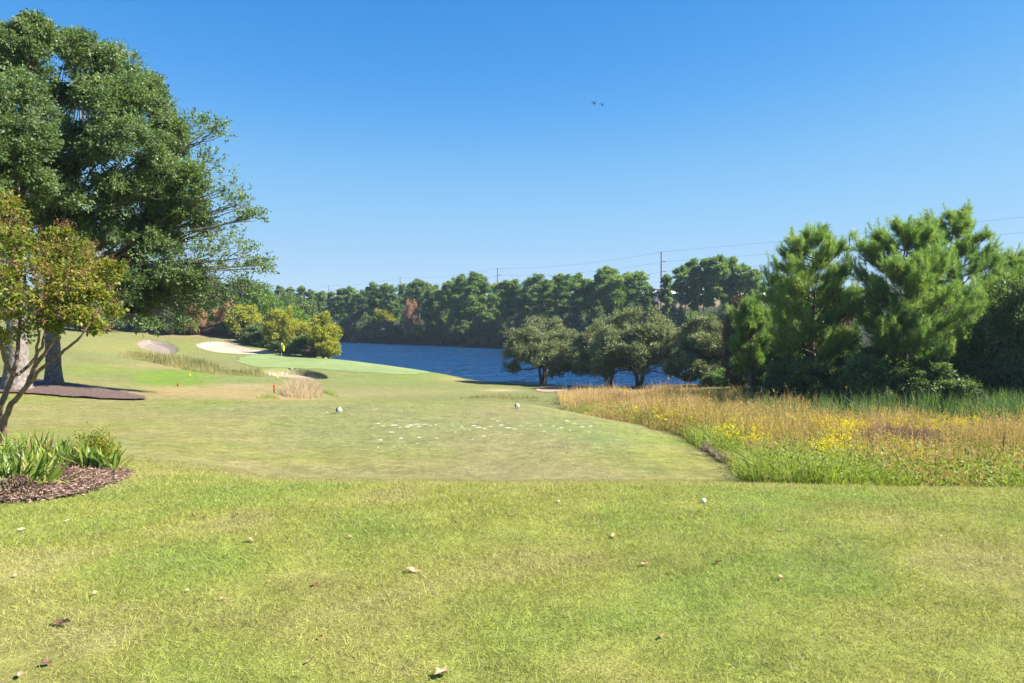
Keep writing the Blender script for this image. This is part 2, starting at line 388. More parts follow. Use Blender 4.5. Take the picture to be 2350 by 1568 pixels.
def sheet(name, poly, step, off, mat, color=None, rag=.0, edge=0.0):
    P = np.asarray(poly); x0, y0 = P.min(0); x1, y1 = P.max(0)
    xs = np.arange(x0-step, x1+2*step, step); ys = np.arange(y0-step, y1+2*step, step)
    X, Y = np.meshgrid(xs, ys)
    X = X+(rng.random(X.shape)-.5)*step*.5; Y = Y+(rng.random(X.shape)-.5)*step*.5
    d = polydist(P, X, Y)
    ins = d > rag*fbm(X/(rag*3+1e-6), Y/(rag*3+1e-6), 31, 2) if rag else d > 0
    nr, na = X.shape
    i = np.arange(nr-1)[:, None]*na; j = np.arange(na-1)[None]
    q = np.stack([i+j, i+j+1, i+na+j+1, i+na+j], -1).reshape(-1, 4)
    f = ins.ravel(); q = q[f[q].all(1)]
    Z = H(X, Y)+off+edge*np.clip(d/.5, 0, 1)
    V = np.stack([X, Y, Z], -1).reshape(-1, 3)
    u = np.unique(q); mp = np.full(len(V), -1); mp[u] = np.arange(len(u))
    V = V[u]; q = mp[q]
    c = None
    if color is not None:
        n = fbm(V[:, 0]/1.5, V[:, 1]/1.5, 5, 3)[:, None]
        c = np.array(color)*(.85+.3*n)
    return mk(name, V, q, mats=(mat,), smooth=True, colors=c)
sand_pink = flat('sand_raked', (.20, .16, .13), .95, noise=.16, scale=1.1, bump=.10)
sand_white = flat('sand_pale', (.34, .285, .215), .95, noise=.16, scale=1.1, bump=.12)
sand_brown = flat('sand_damp', (.27, .21, .16), .95, noise=.25, scale=2.5, bump=.04)
tag(sheet('sand_bunker', PB['a'], .16, .035, sand_pink, rag=.3), 'oval greyish pink sand bunker on the slope, farthest left of the bunkers', 'bunker')
tag(sheet('sand_bunker', PB['b'], .16, .035, sand_white, rag=.3), 'long pale cream sand bunker behind the putting green', 'bunker')
tag(sheet('sand_bunker', PB['c'], .14, .035, sand_brown, rag=.3), 'brown sand bunker with a dark soil lip in front of the green', 'bunker')
mg, ntg, bg = M('putting_turf')
_a = ntg.nodes.new('ShaderNodeAttribute'); _a.attribute_name = 'gcol'
_tc = ntg.nodes.new('ShaderNodeTexCoord'); _mp = ntg.nodes.new('ShaderNodeMapping'); _mp.inputs['Scale'].default_value = (.03, .6, 1)
_n = ntg.nodes.new('ShaderNodeTexNoise'); _n.inputs['Scale'].default_value = 1.5; _n.inputs['Detail'].default_value = 4
_r = ntg.nodes.new('ShaderNodeMapRange'); _r.inputs[1].default_value = .3; _r.inputs[2].default_value = .7; _r.inputs[3].default_value = .88; _r.inputs[4].default_value = 1.1
_s = ntg.nodes.new('ShaderNodeVectorMath'); _s.operation = 'SCALE'
ntg.links.new(_tc.outputs['Object'], _mp.inputs[0]); ntg.links.new(_mp.outputs[0], _n.inputs['Vector']); ntg.links.new(_n.outputs['Fac'], _r.inputs[0])
ntg.links.new(_a.outputs['Color'], _s.inputs[0]); ntg.links.new(_r.outputs[0], _s.inputs['Scale']); ntg.links.new(_s.outputs[0], bg.inputs['Base Color'])
bg.inputs['Roughness'].default_value = .85; bg.inputs['Specular IOR Level'].default_value = .2
o = sheet('putting_green', P_green, .22, .03, mg, GRN, rag=.9)
tag(o, 'smooth pale green putting surface beside the lake', None, None, 'structure')
mulch = flat('mulch', (.10, .062, .046), .95, noise=.6, scale=26, bump=.04)
mulch_far = flat('mulch_far', (.095, .058, .046), .95, noise=.55, scale=11, bump=.05)
mulch_tan = flat('mulch_tan', (.33, .22, .14), .95, noise=.4, scale=5, bump=.05)
tag(sheet('mulch_bed', P_mulch, .12, .035, mulch_far, rag=.25, edge=.05), 'long reddish mulch bed under the two thick trunks', 'mulch bed')
tag(sheet('mulch_bed', P_tmulch, .2, .05, mulch_tan, rag=.4), 'small tan mulch ring under the round lakeside tree', 'mulch bed')
bed = tag(sheet('mulch_bed', P_bed, .03, .012, mulch, rag=.10, edge=.05), 'dark brown bark mulch bed around the irises', 'mulch bed')
# bark chips lying in the near bed
n = 26000
xy = np.stack([rng.uniform(P_bed[:, 0].min(), P_bed[:, 0].max(), n), rng.uniform(P_bed[:, 1].min(), P_bed[:, 1].max(), n)], 1)
d = polydist(P_bed, xy[:, 0], xy[:, 1]); xy = xy[d > .015*rng.random(n)]; n = len(xy)
org = np.column_stack([xy, H(xy[:, 0], xy[:, 1])+.067-.055*np.exp(-polydist(P_bed, xy[:, 0], xy[:, 1])/.2)+.012*rng.random(n)])
dr = nrm(rand_unit(n)*np.array([1, 1, .3]))
v, f, t = leaves(org, dr, .01, 1, .05, .011, fwd=.9, up=1.2, jitter=0)
L_chip = leafmat('bark_chips', [(.06, .038, .028), (.15, .095, .07), (.28, .19, .14), (.44, .32, .23)], .9, .0, .1)
o = mk('bark_chips', v, f, mats=(L_chip,), tint=t); o.parent = bed; tag(o, kind='stuff')

# ------------------------------------------------------------------ lake
def build_lake():
    m, nt, b = M('lake_water'); N = nt.nodes; Lk = nt.links
    b.inputs['Base Color'].default_value = (.006, .050, .15, 1); b.inputs['Roughness'].default_value = .06; b.inputs['IOR'].default_value = 1.33
    tc = N.new('ShaderNodeTexCoord'); hgt = None
    for s, a, w in ((1.0, (.9, .32, 1), 1.), (2.6, (.9, .45, 1), .4), (.22, (.7, .6, 1), 1.2)):
        mp = N.new('ShaderNodeMapping'); mp.inputs['Scale'].default_value = a; mp.inputs['Rotation'].default_value = (0, 0, .3)
        n = N.new('ShaderNodeTexNoise'); n.inputs['Scale'].default_value = s; n.inputs['Detail'].default_value = 4; n.inputs['Distortion'].default_value = .4
        Lk.new(tc.outputs['Object'], mp.inputs[0]); Lk.new(mp.outputs[0], n.inputs['Vector'])
        q = N.new('ShaderNodeMath'); q.operation = 'MULTIPLY'; q.inputs[1].default_value = w; Lk.new(n.outputs['Fac'], q.inputs[0])
        if hgt is None: hgt = q.outputs[0]
        else:
            ad = N.new('ShaderNodeMath'); Lk.new(hgt, ad.inputs[0]); Lk.new(q.outputs[0], ad.inputs[1]); hgt = ad.outputs[0]
    bp = N.new('ShaderNodeBump'); bp.inputs['Distance'].default_value = 1.1; bp.inputs['Strength'].default_value = 1
    Lk.new(hgt, bp.inputs['Height']); Lk.new(bp.outputs[0], b.inputs['Normal'])
    V = [(-110, 88, WATER), (420, 60, WATER), (420, 330, WATER), (-110, 330, WATER)]
    o = mk('lake', V, [[0, 1, 2, 3]], mats=(m,)); tag(o, 'dark blue rippled lake', None, None, 'structure')
build_lake()

# ------------------------------------------------------------------ foreground turf blades
def build_grass():
    parts = []
    n = 800000
    u = rng.random(n); Y = 3.0+(u**.62)*9.0
    X = (rng.random(n)*2-1)*(Y*.70+.25); wide = rng.random(n) < .22; X = np.where(wide, np.sign(X)*(Y*.70+.25+3.2*rng.random(n)), X)
    px = CX+X/Y*F
    keep = (polydist(P_bed, X, Y) == 0) & (meadow_mask(px, Y) < .5) & ~((Y > 8.8) & (rng.random(n) < .35))
    X = X[keep]; Y = Y[keep]; n = len(X)
    z = H(X, Y); c = gcolor(X, Y, z)
    hgt = (.018+.026*rng.random(n))*(.35+1.3*fbm(X/.4, Y/.4, 9, 3)); hgt = np.where(Y > 9, hgt*.7, hgt)*(1+.4*np.clip((6.5-Y)/3, 0, 1)*rng.random(n))
    d = nrm(np.column_stack([rng.normal(size=n)*.8, rng.normal(size=n)*.8, .20+rng.random(n)*.7]))
    w = nrm(np.cross(d, rand_unit(n)))*(.0009+.0002*Y)[:, None]
    B = np.column_stack([X, Y, z-.003])
    V = np.stack([B-w, B+w, B+d*(hgt*1.25)[:, None]], 1).reshape(-1, 3)
    c = c*(1.5+1.15*(rng.random(n)-.45))[:, None]; straw = rng.random(n) < .14
    c[straw] = np.array([.40, .34, .17])*(.7+.5*rng.random(straw.sum()))[:, None]
    m, nt, b = M('grass_blades'); a = nt.nodes.new('ShaderNodeAttribute'); a.attribute_name = 'gcol'
    nt.links.new(a.outputs['Color'], b.inputs['Base Color']); b.inputs['Roughness'].default_value = .6; b.inputs['Specular IOR Level'].default_value = .3
    t = nt.nodes.new('ShaderNodeBsdfTranslucent'); nt.links.new(a.outputs['Color'], t.inputs['Color'])
    mx = nt.nodes.new('ShaderNodeMixShader'); mx.inputs[0].default_value = .4
    nt.links.new(b.outputs[0], mx.inputs[1]); nt.links.new(t.outputs[0], mx.inputs[2]); nt.links.new(mx.outputs[0], nt.nodes['Material Output'].inputs['Surface'])
    o = mk('grass', V, tris=np.arange(3*n).reshape(-1, 3), mats=(m,), colors=np.repeat(np.clip(c, 0, 1), 3, 0))
    tag(o, 'short yellow green lawn grass in the foreground', 'grass', None, 'stuff')
build_grass()

# ------------------------------------------------------------------ meadow
def stems(X, Y, hgt, width, lean, tint, segs=2, base_off=0):
    n = len(X); z = H(X, Y)+base_off
    az = rng.random(n)*2*math.pi
    d = np.column_stack([np.cos(az), np.sin(az), np.zeros(n)])
    s = nrm(np.cross(nrm(d*lean[:, None]+[0, 0, 1]), rand_unit(n)))*(width/2)[:, None]
    B = np.column_stack([X, Y, z])
    Mid = B+np.array([0, 0, 1])*(hgt*.55)[:, None]+d*(hgt*lean*.35)[:, None]
    T = B+np.array([0, 0, 1])*(hgt*(1-lean*.25))[:, None]+d*(hgt*lean)[:, None]
    V = np.stack([B-s, B+s, Mid+s*.8, Mid-s*.8, T], 1).reshape(-1, 3)
    i = np.arange(n)*5
    q = np.stack([i, i+1, i+2, i+3], 1); t3 = np.stack([i+3, i+2, i+4], 1)
    return V, q, t3, tint, T
def stem_object(name, mats, X, Y, hgt, width, lean, tint):
    V, q, t3, tt, T = stems(X, Y, hgt, width, lean, tint)
    return mk(name, V, q, t3, mats=mats, tint=np.concatenate([tt, tt])), T
def field(n, ya, yb, pxa, pxb, p=1.0):
    Y = ya+(rng.random(n)**p)*(yb-ya); px = pxa+rng.random(n)*(pxb-pxa); X = (px-CX)/F*Y
    k = (meadow_mask(px, Y) > .3) & (Y < np.interp(px, [1400, 1600, 1750, 1850, 2000, 2700], [62, 50, 38, 31, 28.5, 26])+3*(vnoise(px/40., Y*0, 5)-.5))
    return X[k], Y[k], px[k]
L_dry = leafmat('dry_grass', [(.22, .26, .06), (.34, .30, .09), (.48, .33, .14), (.62, .50, .29)], .8, .35, .15, (1.1, 1, .8))
L_green = leafmat('green_weeds', [(.10, .15, .03), (.21, .26, .05), (.38, .40, .13)], .6, .4, .3)
L_gold = leafmat('goldenrod', [(.58, .46, .015), (.80, .68, .03)], .7, .35, .1, (1, 1, .6))
L_purple = leafmat('purple_heads', [(.18, .09, .09), (.30, .17, .16)], .8, .3, .1, (1, 1, 1))
L_reed = leafmat('reeds', [(.05, .10, .03), (.10, .17, .06), (.19, .26, .11)], .6, .35, .3)
def greenness(X, Y, px):
    py = HZ+(EYE-H(X, Y))/Y*F
    g = .95*np.exp(-((px-1830)/190)**2-((Y-11.5)/2.6)**2)+.6*np.exp(-((px-1640)/90)**2-((Y-18)/3)**2)+.5*np.exp(-((px-2250)/400)**2-((Y-10)/1.3)**2)+.35*np.exp(-((px-1950)/160)**2-((Y-18)/4)**2)
    g = g*.85+1.3*(fbm(X/1.4, Y/1.4, 44, 3)-.5)
    return g
def build_meadow():
    # dry stems in tufts
    X, Y, px = field(300000, 9.0, 60, 1225, 2750, .8)
    cx = X+rng.normal(size=len(X))*.04; f = fbm(X/.55, Y/.55, 41, 2)
    g = greenness(X, Y, px)
    keep = (f > .40+.10*rng.random(len(X))) & (g+.25*rng.random(len(X)) < .62) & (polydist(PSH, X, Y) == 0)
    X = X[keep]; Y = Y[keep]; px = px[keep]; n = len(X); f = f[keep]
    tallness = .42+1.2*(fbm(X/2.2, Y/2.2, 42, 2)-.2)
    hgt = (.45+.5*rng.random(n)+.45*(rng.random(n) > .96))*tallness*np.clip((Y-8.6)/3.0, .5, 1)*np.where(px < 1500, .85, 1)
    edge = np.clip((Y-np.interp(px, [1200,1290,1400,1500,1580,1640,1700,1745,1800], [90,38,23.8,20.6,18.8,16.2,13.2,10.6,8.9]))/2.5, .25, 1)
    hgt *= edge
    tone = np.clip(.12+.75*fbm(X/1.8, Y/1.8, 43, 3)+.3*(rng.random(n)-.5)-.16*np.exp(-((px-1930)/260)**2-((Y-15)/7)**2)+np.where((px < 1600) & (Y > 24), .22, 0), 0, 1)
    mats = (L_dry,)
    o, T = stem_object('dry_grass', mats, X, Y, hgt, .0035+.00042*Y, .08+.45*rng.random(n)**2, tone)
    tag(o, 'tall tan and orange dry grass of the meadow', 'dry grass', None, 'stuff')
    # fluffy seed heads on a third of them
    k = rng.random(n) < .45
    dirs = nrm(rand_unit(k.sum())*.5+[0, 0, 1]); s = .6+.05*Y[k]
    v, fc, t = leaves(T[k]-dirs*.10, dirs, .14, 3, .05, .016, fwd=.6, jitter=.008, tint_base=np.clip(tone[k]+.1, 0, 1))
    o2 = mk('seed_heads', v, fc, mats=(L_dry,), tint=t, parent=o); tag(o2, kind='stuff')
    # green weeds
    X, Y, px = field(210000, 8.9, 40, 1225, 2750, 1.1)
    g = greenness(X, Y, px); keep = g+.35*rng.random(len(X)) > .58
    X = X[keep]; Y = Y[keep]; px = px[keep]; n = len(X)
    hgt = (.16+.42*rng.random(n)**1.5)*(.5+fbm(X/1.2, Y/1.2, 45, 2))
    o, T = stem_object('green_weeds', (L_green,), X, Y, hgt, .005+.0005*Y, .2+.8*rng.random(n), np.clip(fbm(X/.8, Y/.8, 46, 2)*.7+rng.random(n)*.4, 0, 1))
    tag(o, 'lush green weeds at the near edge of the meadow', 'weeds', None, 'stuff')
    # broad leaves low down among everything
    X, Y, px = field(26000, 8.9, 45, 1225, 2750, 1.0)
    n = len(X); g = greenness(X, Y, px)
    org = np.column_stack([X, Y, H(X, Y)+.05]); dirs = nrm(rand_unit(n)*.6+[0, 0, 1])
    v, fc, t = leaves(org, dirs, .22+.45*rng.random(n)*np.clip(edge.mean(), .5, 1), 7, .05, .022, fwd=.3, jitter=.03, tint_base=np.clip(g*.5+rng.random(n)*.5, 0, 1))
    o2 = mk('leafy_undergrowth', v, fc, mats=(L_green,), tint=t); tag(o2, 'low leafy growth between the meadow grasses', 'undergrowth', None, 'stuff')
    # goldenrod
    C = [(2200,985,90,14),(1910,998,70,16),(1620,960,70,10),(2060,1010,90,16),(1260,912,30,5),(1300,905,30,5),(1730,1022,40,10),(1930,1060,70,14),(2080,1075,70,14),(1850,985,60,10),(2120,975,60,8),(1760,1000,200,30),(1970,1010,300,40),(1950,985,60,16),(1960,1000,70,20),(2200,985,50,10),(1420,985,90,12),(1500,960,120,10)]
    P = []
    for (a, b, sx, sy) in C:
        for _ in range(12):
            q = hit(rng.normal(a, sx*.6), rng.normal(b+28, sy*.6), 9.2, 60)
            if meadow_mask(np.array([CX+q[0]/q[1]*F]), q[1:2])[0] > .3: P.append(q)
    P = np.array(P); n = len(P); hg = .35+.35*rng.random(n)
    org = np.repeat(P, 7, 0)+np.column_stack([rng.normal(size=(n*7, 2))*.09, np.repeat(hg, 7)*(.75+.3*rng.random(n*7))])
    dirs = nrm(rand_unit(n*7)*.8+[0, 0, .7])
    v, fc, t = leaves(org, dirs, .13, 14, .028, .020, fwd=.3, jitter=.014)
    st = np.repeat(P, 7, 0); e = org
    s = nrm(np.cross(e-st, rand_unit(n*7)))*.004
    tv = np.stack([st-s, st+s, e], 1).reshape(-1, 3); tf = np.arange(len(tv)).reshape(-1, 3)
    Vv, Q, T3, tt, mi = join([(v, fc, t, 0), (tv, tf, np.full(len(tf), .5), 1)])
    o = mk('goldenrod', Vv, Q, T3, mats=(L_gold, L_green), tint=tt, mi=mi); tag(o, 'bright yellow goldenrod flowering through the meadow', 'goldenrod', None, 'stuff')
    # pink grass haze patch
    q = hit(2065, 1040, 10); n = 2600; X = q[0]+rng.normal(size=n)*.5; Y = q[1]+rng.normal(size=n)*.5
    o, T = stem_object('pink_grass', (L_purple,), X, Y, .55+.3*rng.random(n), .006*np.ones(n), .1+.4*rng.random(n), rng.random(n)); tag(o, 'patch of dusky pink grass plumes in the meadow', 'pink grass', None, 'stuff')
    # dark woody stalks
    for i, (a, b, h) in enumerate([(2113,1070,.62),(2128,1072,.6),(2155,1065,.7),(2300,1090,.8),(2255,1100,.5)]):
        q = hit(a, b, 9.2, 60); tb = Tubes(); tb.add(bez(q, q+[.04*(i-2), .0, h], 5, jit=.01), np.linspace(.02, .012, 5)*(1.6 if i == 0 else .7), 5); 
        o = tb.build('dead_stalk', bark_dark); tag(o, ['thickest dark broken stalk in the meadow', 'thin dark stalk just right of the thickest broken stalk', 'thin leaning dark stalk beside the pink grass', 'tallest dark dry stalk by the right edge of the meadow', 'short dark stalk low in the right of the meadow'][i], 'stalk')
    # reeds standing in the wood's shade
    n = 15000; px = 1700+1000*rng.random(n)**.7; Y = rng.uniform(25, 33, n); X = (px-CX)/F*Y
    f = fbm(X/1.2, Y/1.2, 47, 2); k = (f+.12*rng.random(n) > .66-.14*np.clip((px-2150)/200, 0, 1)) & (polydist(PSH, X, Y) == 0)
    X = X[k]; Y = Y[k]; n = len(X)
    o, T = stem_object('reeds', (L_reed,), X, Y, (.4+1.0*rng.random(n)), .010+.0005*Y, .1+.5*rng.random(n)**2, rng.random(n)*.8); tag(o, 'tall green reeds along the foot of the wood', 'reeds', None, 'stuff')
PSH = np.array([[0, 0], [0, .01], [.01, 0]])
build_meadow()

def patch_stems(name, mat, pts, y0, n, h0, h1, w, label, cat, lean=.4, tn=(0, 1), full=False):
    P = gpoly(pts, y0); xs = rng.uniform(P[:, 0].min(), P[:, 0].max(), n); ys = rng.uniform(P[:, 1].min(), P[:, 1].max(), n)
    k = polydist(P, xs, ys) > 0; xs = xs[k]; ys = ys[k]
    sc_ = max(.5, ys.mean()/40); f = fbm(xs/sc_, ys/sc_, 51, 2); ed = np.clip(polydist(P, xs, ys)/(sc_*1.2), 0, 1)
    f = (.25+.75*np.sqrt(np.clip(polydist(P, xs, ys)/polydist(P, xs, ys).max(), 0, 1))) if full else f; ed = np.ones_like(f) if full else ed; full_f = f.copy(); k = (f*(.5+.5*ed) > .40) | full; xs = xs[k]; ys = ys[k]; f = full_f[k] if full else np.clip((f[k]-.3)*1.6, .1, 1)*(.35+.65*ed[k])
    m = len(xs)
    o, T = stem_object(name, (mat,), xs, ys, (h0+(h1-h0)*rng.random(m)**1.4*np.clip((f-.15)*2, .05, 1.3)), np.full(m, w), .1+lean*rng.random(m), tn[0]+(tn[1]-tn[0])*np.clip(.6*rng.random(m)+1.2*(fbm(xs/sc_/1.3, ys/sc_/1.3, 61, 2)-.3), 0, 1))
    tag(o, label, cat, None, 'stuff'); return o
L_rough = leafmat('rough_grass', [(.08, .10, .035), (.20, .20, .07), (.42, .35, .18)], .8, .3, .2)
patch_stems('rough_grass', L_rough, [(250,812),(300,806),(350,816),(420,822),(480,832),(540,846),(600,852),(650,858),(640,866),(540,866),(440,862),(400,852),(350,838),(290,822)], 60, 90000, .06, 1.1, .015, 'strip of unmown rough grass and weeds below the bunkers', 'rough grass')
patch_stems('weeds', L_green, [(630,862),(650,858),(700,862),(698,868),(660,870),(630,868)], 60, 3000, .2, .8, .04, 'bright green weeds against the front of the brown bunker', 'weeds')
patch_stems('dry_grass', leafmat('dry_plume', [(.36,.27,.15),(.50,.39,.25),(.62,.50,.34)], .8, .35, .1, (1,1,.9)), [(648,902),(665,892),(700,888),(732,898),(746,912),(705,918),(655,914)], 27, 20000, .25, .88, .012, 'pale buff clump of tall dry grass behind the near tee', 'dry grass', lean=.8, full=True)
patch_stems('weeds', L_green, [(560,915),(600,905),(650,903),(665,918),(610,920)], 26, 7000, .08, .4, .012, 'low green weeds left of the buff grass clump', 'weeds')
patch_stems('weeds', L_green, [(715,900),(750,896),(800,912),(740,916)], 26, 6000, .12, .6, .012, 'low green weeds right of the buff grass clump', 'weeds')
patch_stems('weeds', L_rough, [(1010,917),(1100,908),(1200,909),(1290,915),(1300,930),(1240,926),(1150,918),(1060,916)], 26.5, 9000, .1, .45, .02, 'straggly weeds along the far edge of the near tee', 'weeds', tn=(.2, .9))
patch_stems('tall_grass', L_rough, [(870,915),(905,910),(920,915),(900,918)], 26.5, 130, .5, .9, .012, 'sparse wispy grass tuft behind the near tee', 'tall grass', lean=.9, tn=(.6, 1))
patch_stems('pink_brush', leafmat('mauve_brush', [(.26,.22,.12),(.42,.33,.22),(.54,.44,.32)], .8, .5, .1, (1,1,1)), [(1585,1010),(1650,1028),(1730,1068),(1765,1098),(1735,1104),(1665,1082),(1605,1042)], 10, 12000, .12, .42, .010, 'dull mauve dry brush bordering the lawn', 'brush', lean=.8)

# ------------------------------------------------------------------ broadleaf trees
def puffs(clumps, n2=14, r2=(.22, .36), ntw=45, k=12, tl=.4, L=.07, Wd=.04, up=.6, droop=0., dens=None, flat_bottom=.0):
    """clumps: (x,y,z,rx,ry,rz[,density]) local coordinates -> leaf arrays + puff centres"""
    O = []; D = []; TB = []; TL = []; Cn = []
    for c in clumps:
        x, y, z, rx, ry, rz = c[:6]; de = c[6] if len(c) > 6 else 1.0
        Rm = (rx*ry*rz)**(1/3); m = max(3, int(n2))
        u = rand_unit(m); u[:, 2] = np.where(u[:, 2] < -.5, -u[:, 2]*(1-flat_bottom)+u[:, 2]*flat_bottom, u[:, 2])
        pc = np.array([x, y, z])+u*np.array([rx, ry, rz])*(.45+.5*rng.random((m, 1)))
        pr = Rm*rng.uniform(r2[0], r2[1], m)
        Cn.append(pc)
        for q, r_ in zip(pc, pr):
            a = max(3, int(ntw*de*rng.uniform(.7, 1.3))); du = nrm(rand_unit(a)+[0, 0, .25])
            O.append(q+du*r_*rng.uniform(.1, .75, (a, 1))*np.array([1.15, 1.15, .8])); D.append(nrm(du+rand_unit(a)*.5+[0, 0, .2])); TB.append(np.clip(rng.random()*.6+rng.random(a)*.4, 0, 1)); TL.append(np.full(a, min(tl, r_*1.1)))
    O = np.concatenate(O); D = np.concatenate(D); TB = np.concatenate(TB); TL = np.concatenate(TL)
    v, f, t = leaves(O, D, TL*rng.uniform(.7, 1.3, len(TL)), k, L, Wd, fwd=.55, up=up, droop=droop, tint_base=TB, jitter=L*.5)
    tv, tf = twigs(O-D*.1, D, TL*1.1, max(.004, L*.05), droop)
    return (v, f, t), (tv, tf), Cn
def crown_obj(parent, lv, tw, mats, name='crown'):
    V, Q, T3, tt, mi = join([(lv[0], lv[1], lv[2], 0), (tw[0], tw[1], np.full(len(tw[1]), .5), 1)])
    return mk(name, V, Q, T3, mats=mats, parent=parent, tint=tt, mi=mi)

def px_clumps(lst, base, Y0):
    """(px, py, radius px, depth offset m, vertical squash, density) -> local ellipsoids"""
    out = []
    for (a, b, r, dy, sq, de) in lst:
        Y = Y0+dy; p = W(a, b, Y)-base; rr = r/F*Y
        out.append((p[0], p[1], p[2], rr, rr, rr*sq, de if de > .55 else de*.55))
    return out
def big_tree(name, base_px, Y0, trunk_top, r0, clumps, label, cat, lmat, bmat, forks=(), ntw=45, k=13, n2=14, L=.075, Wd=.045, extra=None, group=None, droop=0, tl=.42):
    X = (base_px-CX)/F*Y0; base = np.array([X, Y0, gz(X, Y0)])
    root = empty(name, base); tag(root, label, cat, group)
    cl = px_clumps(clumps, base, Y0)
    top = W(trunk_top[0], trunk_top[1], Y0+trunk_top[2])-base
    tb = Tubes()
    p = bez([0, 0, -.3], top, 12, jit=r0*.08); rad = np.linspace(r0, r0*.5, 12); rad[0] = r0*1.5; rad[1] = r0*1.12
    tb.add(p, rad, 12, .10)
    for c in cl:
        cc = np.array(c[:3]); hd = np.hypot(*(cc[:2]-top[:2])); s = int(np.clip(11-hd*.5, 5, 11)) if cc[2] < top[2]+2 else 11
        st = p[s]; dl = np.linalg.norm(cc-st)
        lb = bez(st, cc, 9, mid=(st+cc)/2+np.array([0, 0, .10*dl]), jit=dl*.015)
        tb.add(lb, np.linspace(min(rad[s]*.5, .017*dl+.03), .015, 9), 6)
        for _ in range(7):
            a = lb[rng.integers(4, 9)]; e = cc+rand_unit(1)[0]*np.array(c[3:6])*rng.uniform(.5, .95)
            tb.add(bez(a, e, 6, sag=-.1, jit=.05), np.linspace(.028, .008, 6), 4)
    tb.build('trunk', bmat, root)
    full = [c for c in cl if c[6] > .55]; thin = [c[:3]+(c[3]*1.1, c[4]*1.1, c[5]*1.1, c[6]*1.8) for c in cl if c[6] <= .55]
    (v, f, t), (tv, tf), _ = puffs(full, n2=n2, r2=(.17, .30), ntw=ntw, k=k, tl=tl, L=L, Wd=Wd, droop=droop)
    if thin:
        (v2, f2, t2), (tv2, tf2), _ = puffs(thin, n2=13, r2=(.35, .65), ntw=7, k=15, tl=1.3, L=L, Wd=Wd, droop=.12)
        f = np.concatenate([f, f2+len(v)]); v = np.concatenate([v, v2]); t = np.concatenate([t, t2]); tf = np.concatenate([tf, tf2+len(tv)]); tv = np.concatenate([tv, tv2])
    crown_obj(root, (v, f, t), (tv, tf), (lmat, bmat))
    return root, base, cl

# main left tree (crown traced as clumps at their own depths)
A = [(215,150,75,-.5,.9,1),(290,190,75,.8,.9,1),(150,130,60,1.5,.9,.8),(330,250,80,-.6,.9,1),(240,260,90,-1.8,.8,1.1),(165,240,70,.5,.9,.9),
     (380,330,80,.4,.8,1.1),(290,350,95,-2.2,.75,1.2),(190,350,80,-1.2,.8,1),(400,420,80,-1,.75,1.1),(300,450,95,-1.5,.7,1.1),(200,450,90,-2,.7,1.1),
     (110,420,80,-.8,.8,1),(130,510,70,-.4,.6,.9),(250,540,90,.2,.6,.8),(350,520,80,1.2,.6,.8),(430,500,70,0,.7,.7),
     (455,300,42,1,.9,.25),(490,300,32,-.5,.7,.18),(480,390,50,.8,.8,.3),(510,450,50,-.6,.7,.28),(555,470,36,.6,.6,.2),(580,500,26,-.2,.5,.15),
     (500,540,55,.3,.7,.4),(560,590,50,-.8,.6,.3),(600,610,28,.4,.5,.2),(430,600,70,.6,.6,.5),(520,640,60,-.4,.6,.35),(370,620,70,-1.2,.6,.55),
     (330,690,55,-.6,.7,.6),(290,620,60,.4,.7,.6),(400,700,55,.3,.6,.5),(470,690,55,-.5,.5,.35),(560,660,35,.3,.5,.2),(300,660,60,-1,.8,.9),(350,660,65,-.3,.8,.8),(420,650,60,-.8,.8,.7),(480,600,55,-1,.8,.5),(380,570,60,-.5,.8,.8),(300,720,45,-.3,.8,.6),(370,715,40,.2,.8,.5),(440,725,32,.2,.8,.3),(520,700,32,0,.7,.25),(470,540,60,.6,.8,.5),(420,480,60,.6,.8,.8),(350,440,70,.8,.8,.9),(230,540,70,-1.4,.7,.9),(160,560,60,-1,.7,.8),(340,750,22,-1.5,.7,.12),(420,745,20,-1,.5,.1)]
big_tree('oak_tree', 125, 30, (112, 560, .3), .30, A, 'tall dark green tree with a wide spreading crown over the left bunker', 'tree', L_oak, bark, ntw=40, k=13, n2=21, L=.095, Wd=.058)
B = [(80,80,50,.5,.9,.8),(30,90,50,-.4,.9,.8),(60,150,70,.3,.9,.9),(-20,180,80,0,.9,1),(40,240,85,-1.5,.9,1.1),(-60,280,90,-.5,.9,1.1),(50,330,80,-2,.8,1.1),
     (-20,380,90,-2.2,.8,1.1),(40,430,80,-1.5,.7,1.1),(-80,450,90,0,.7,1),(20,500,75,-.6,.6,.9),(-150,380,90,.5,.8,.8),(100,200,40,1.5,.9,.5)]
big_tree('oak_tree', 40, 27.5, (35, 540, .2), .42, B, 'tall tree cut by the left edge of the photo with the lighter leaning trunk', 'tree', L_oak, bark, ntw=38, k=13, n2=20, L=.095, Wd=.058)

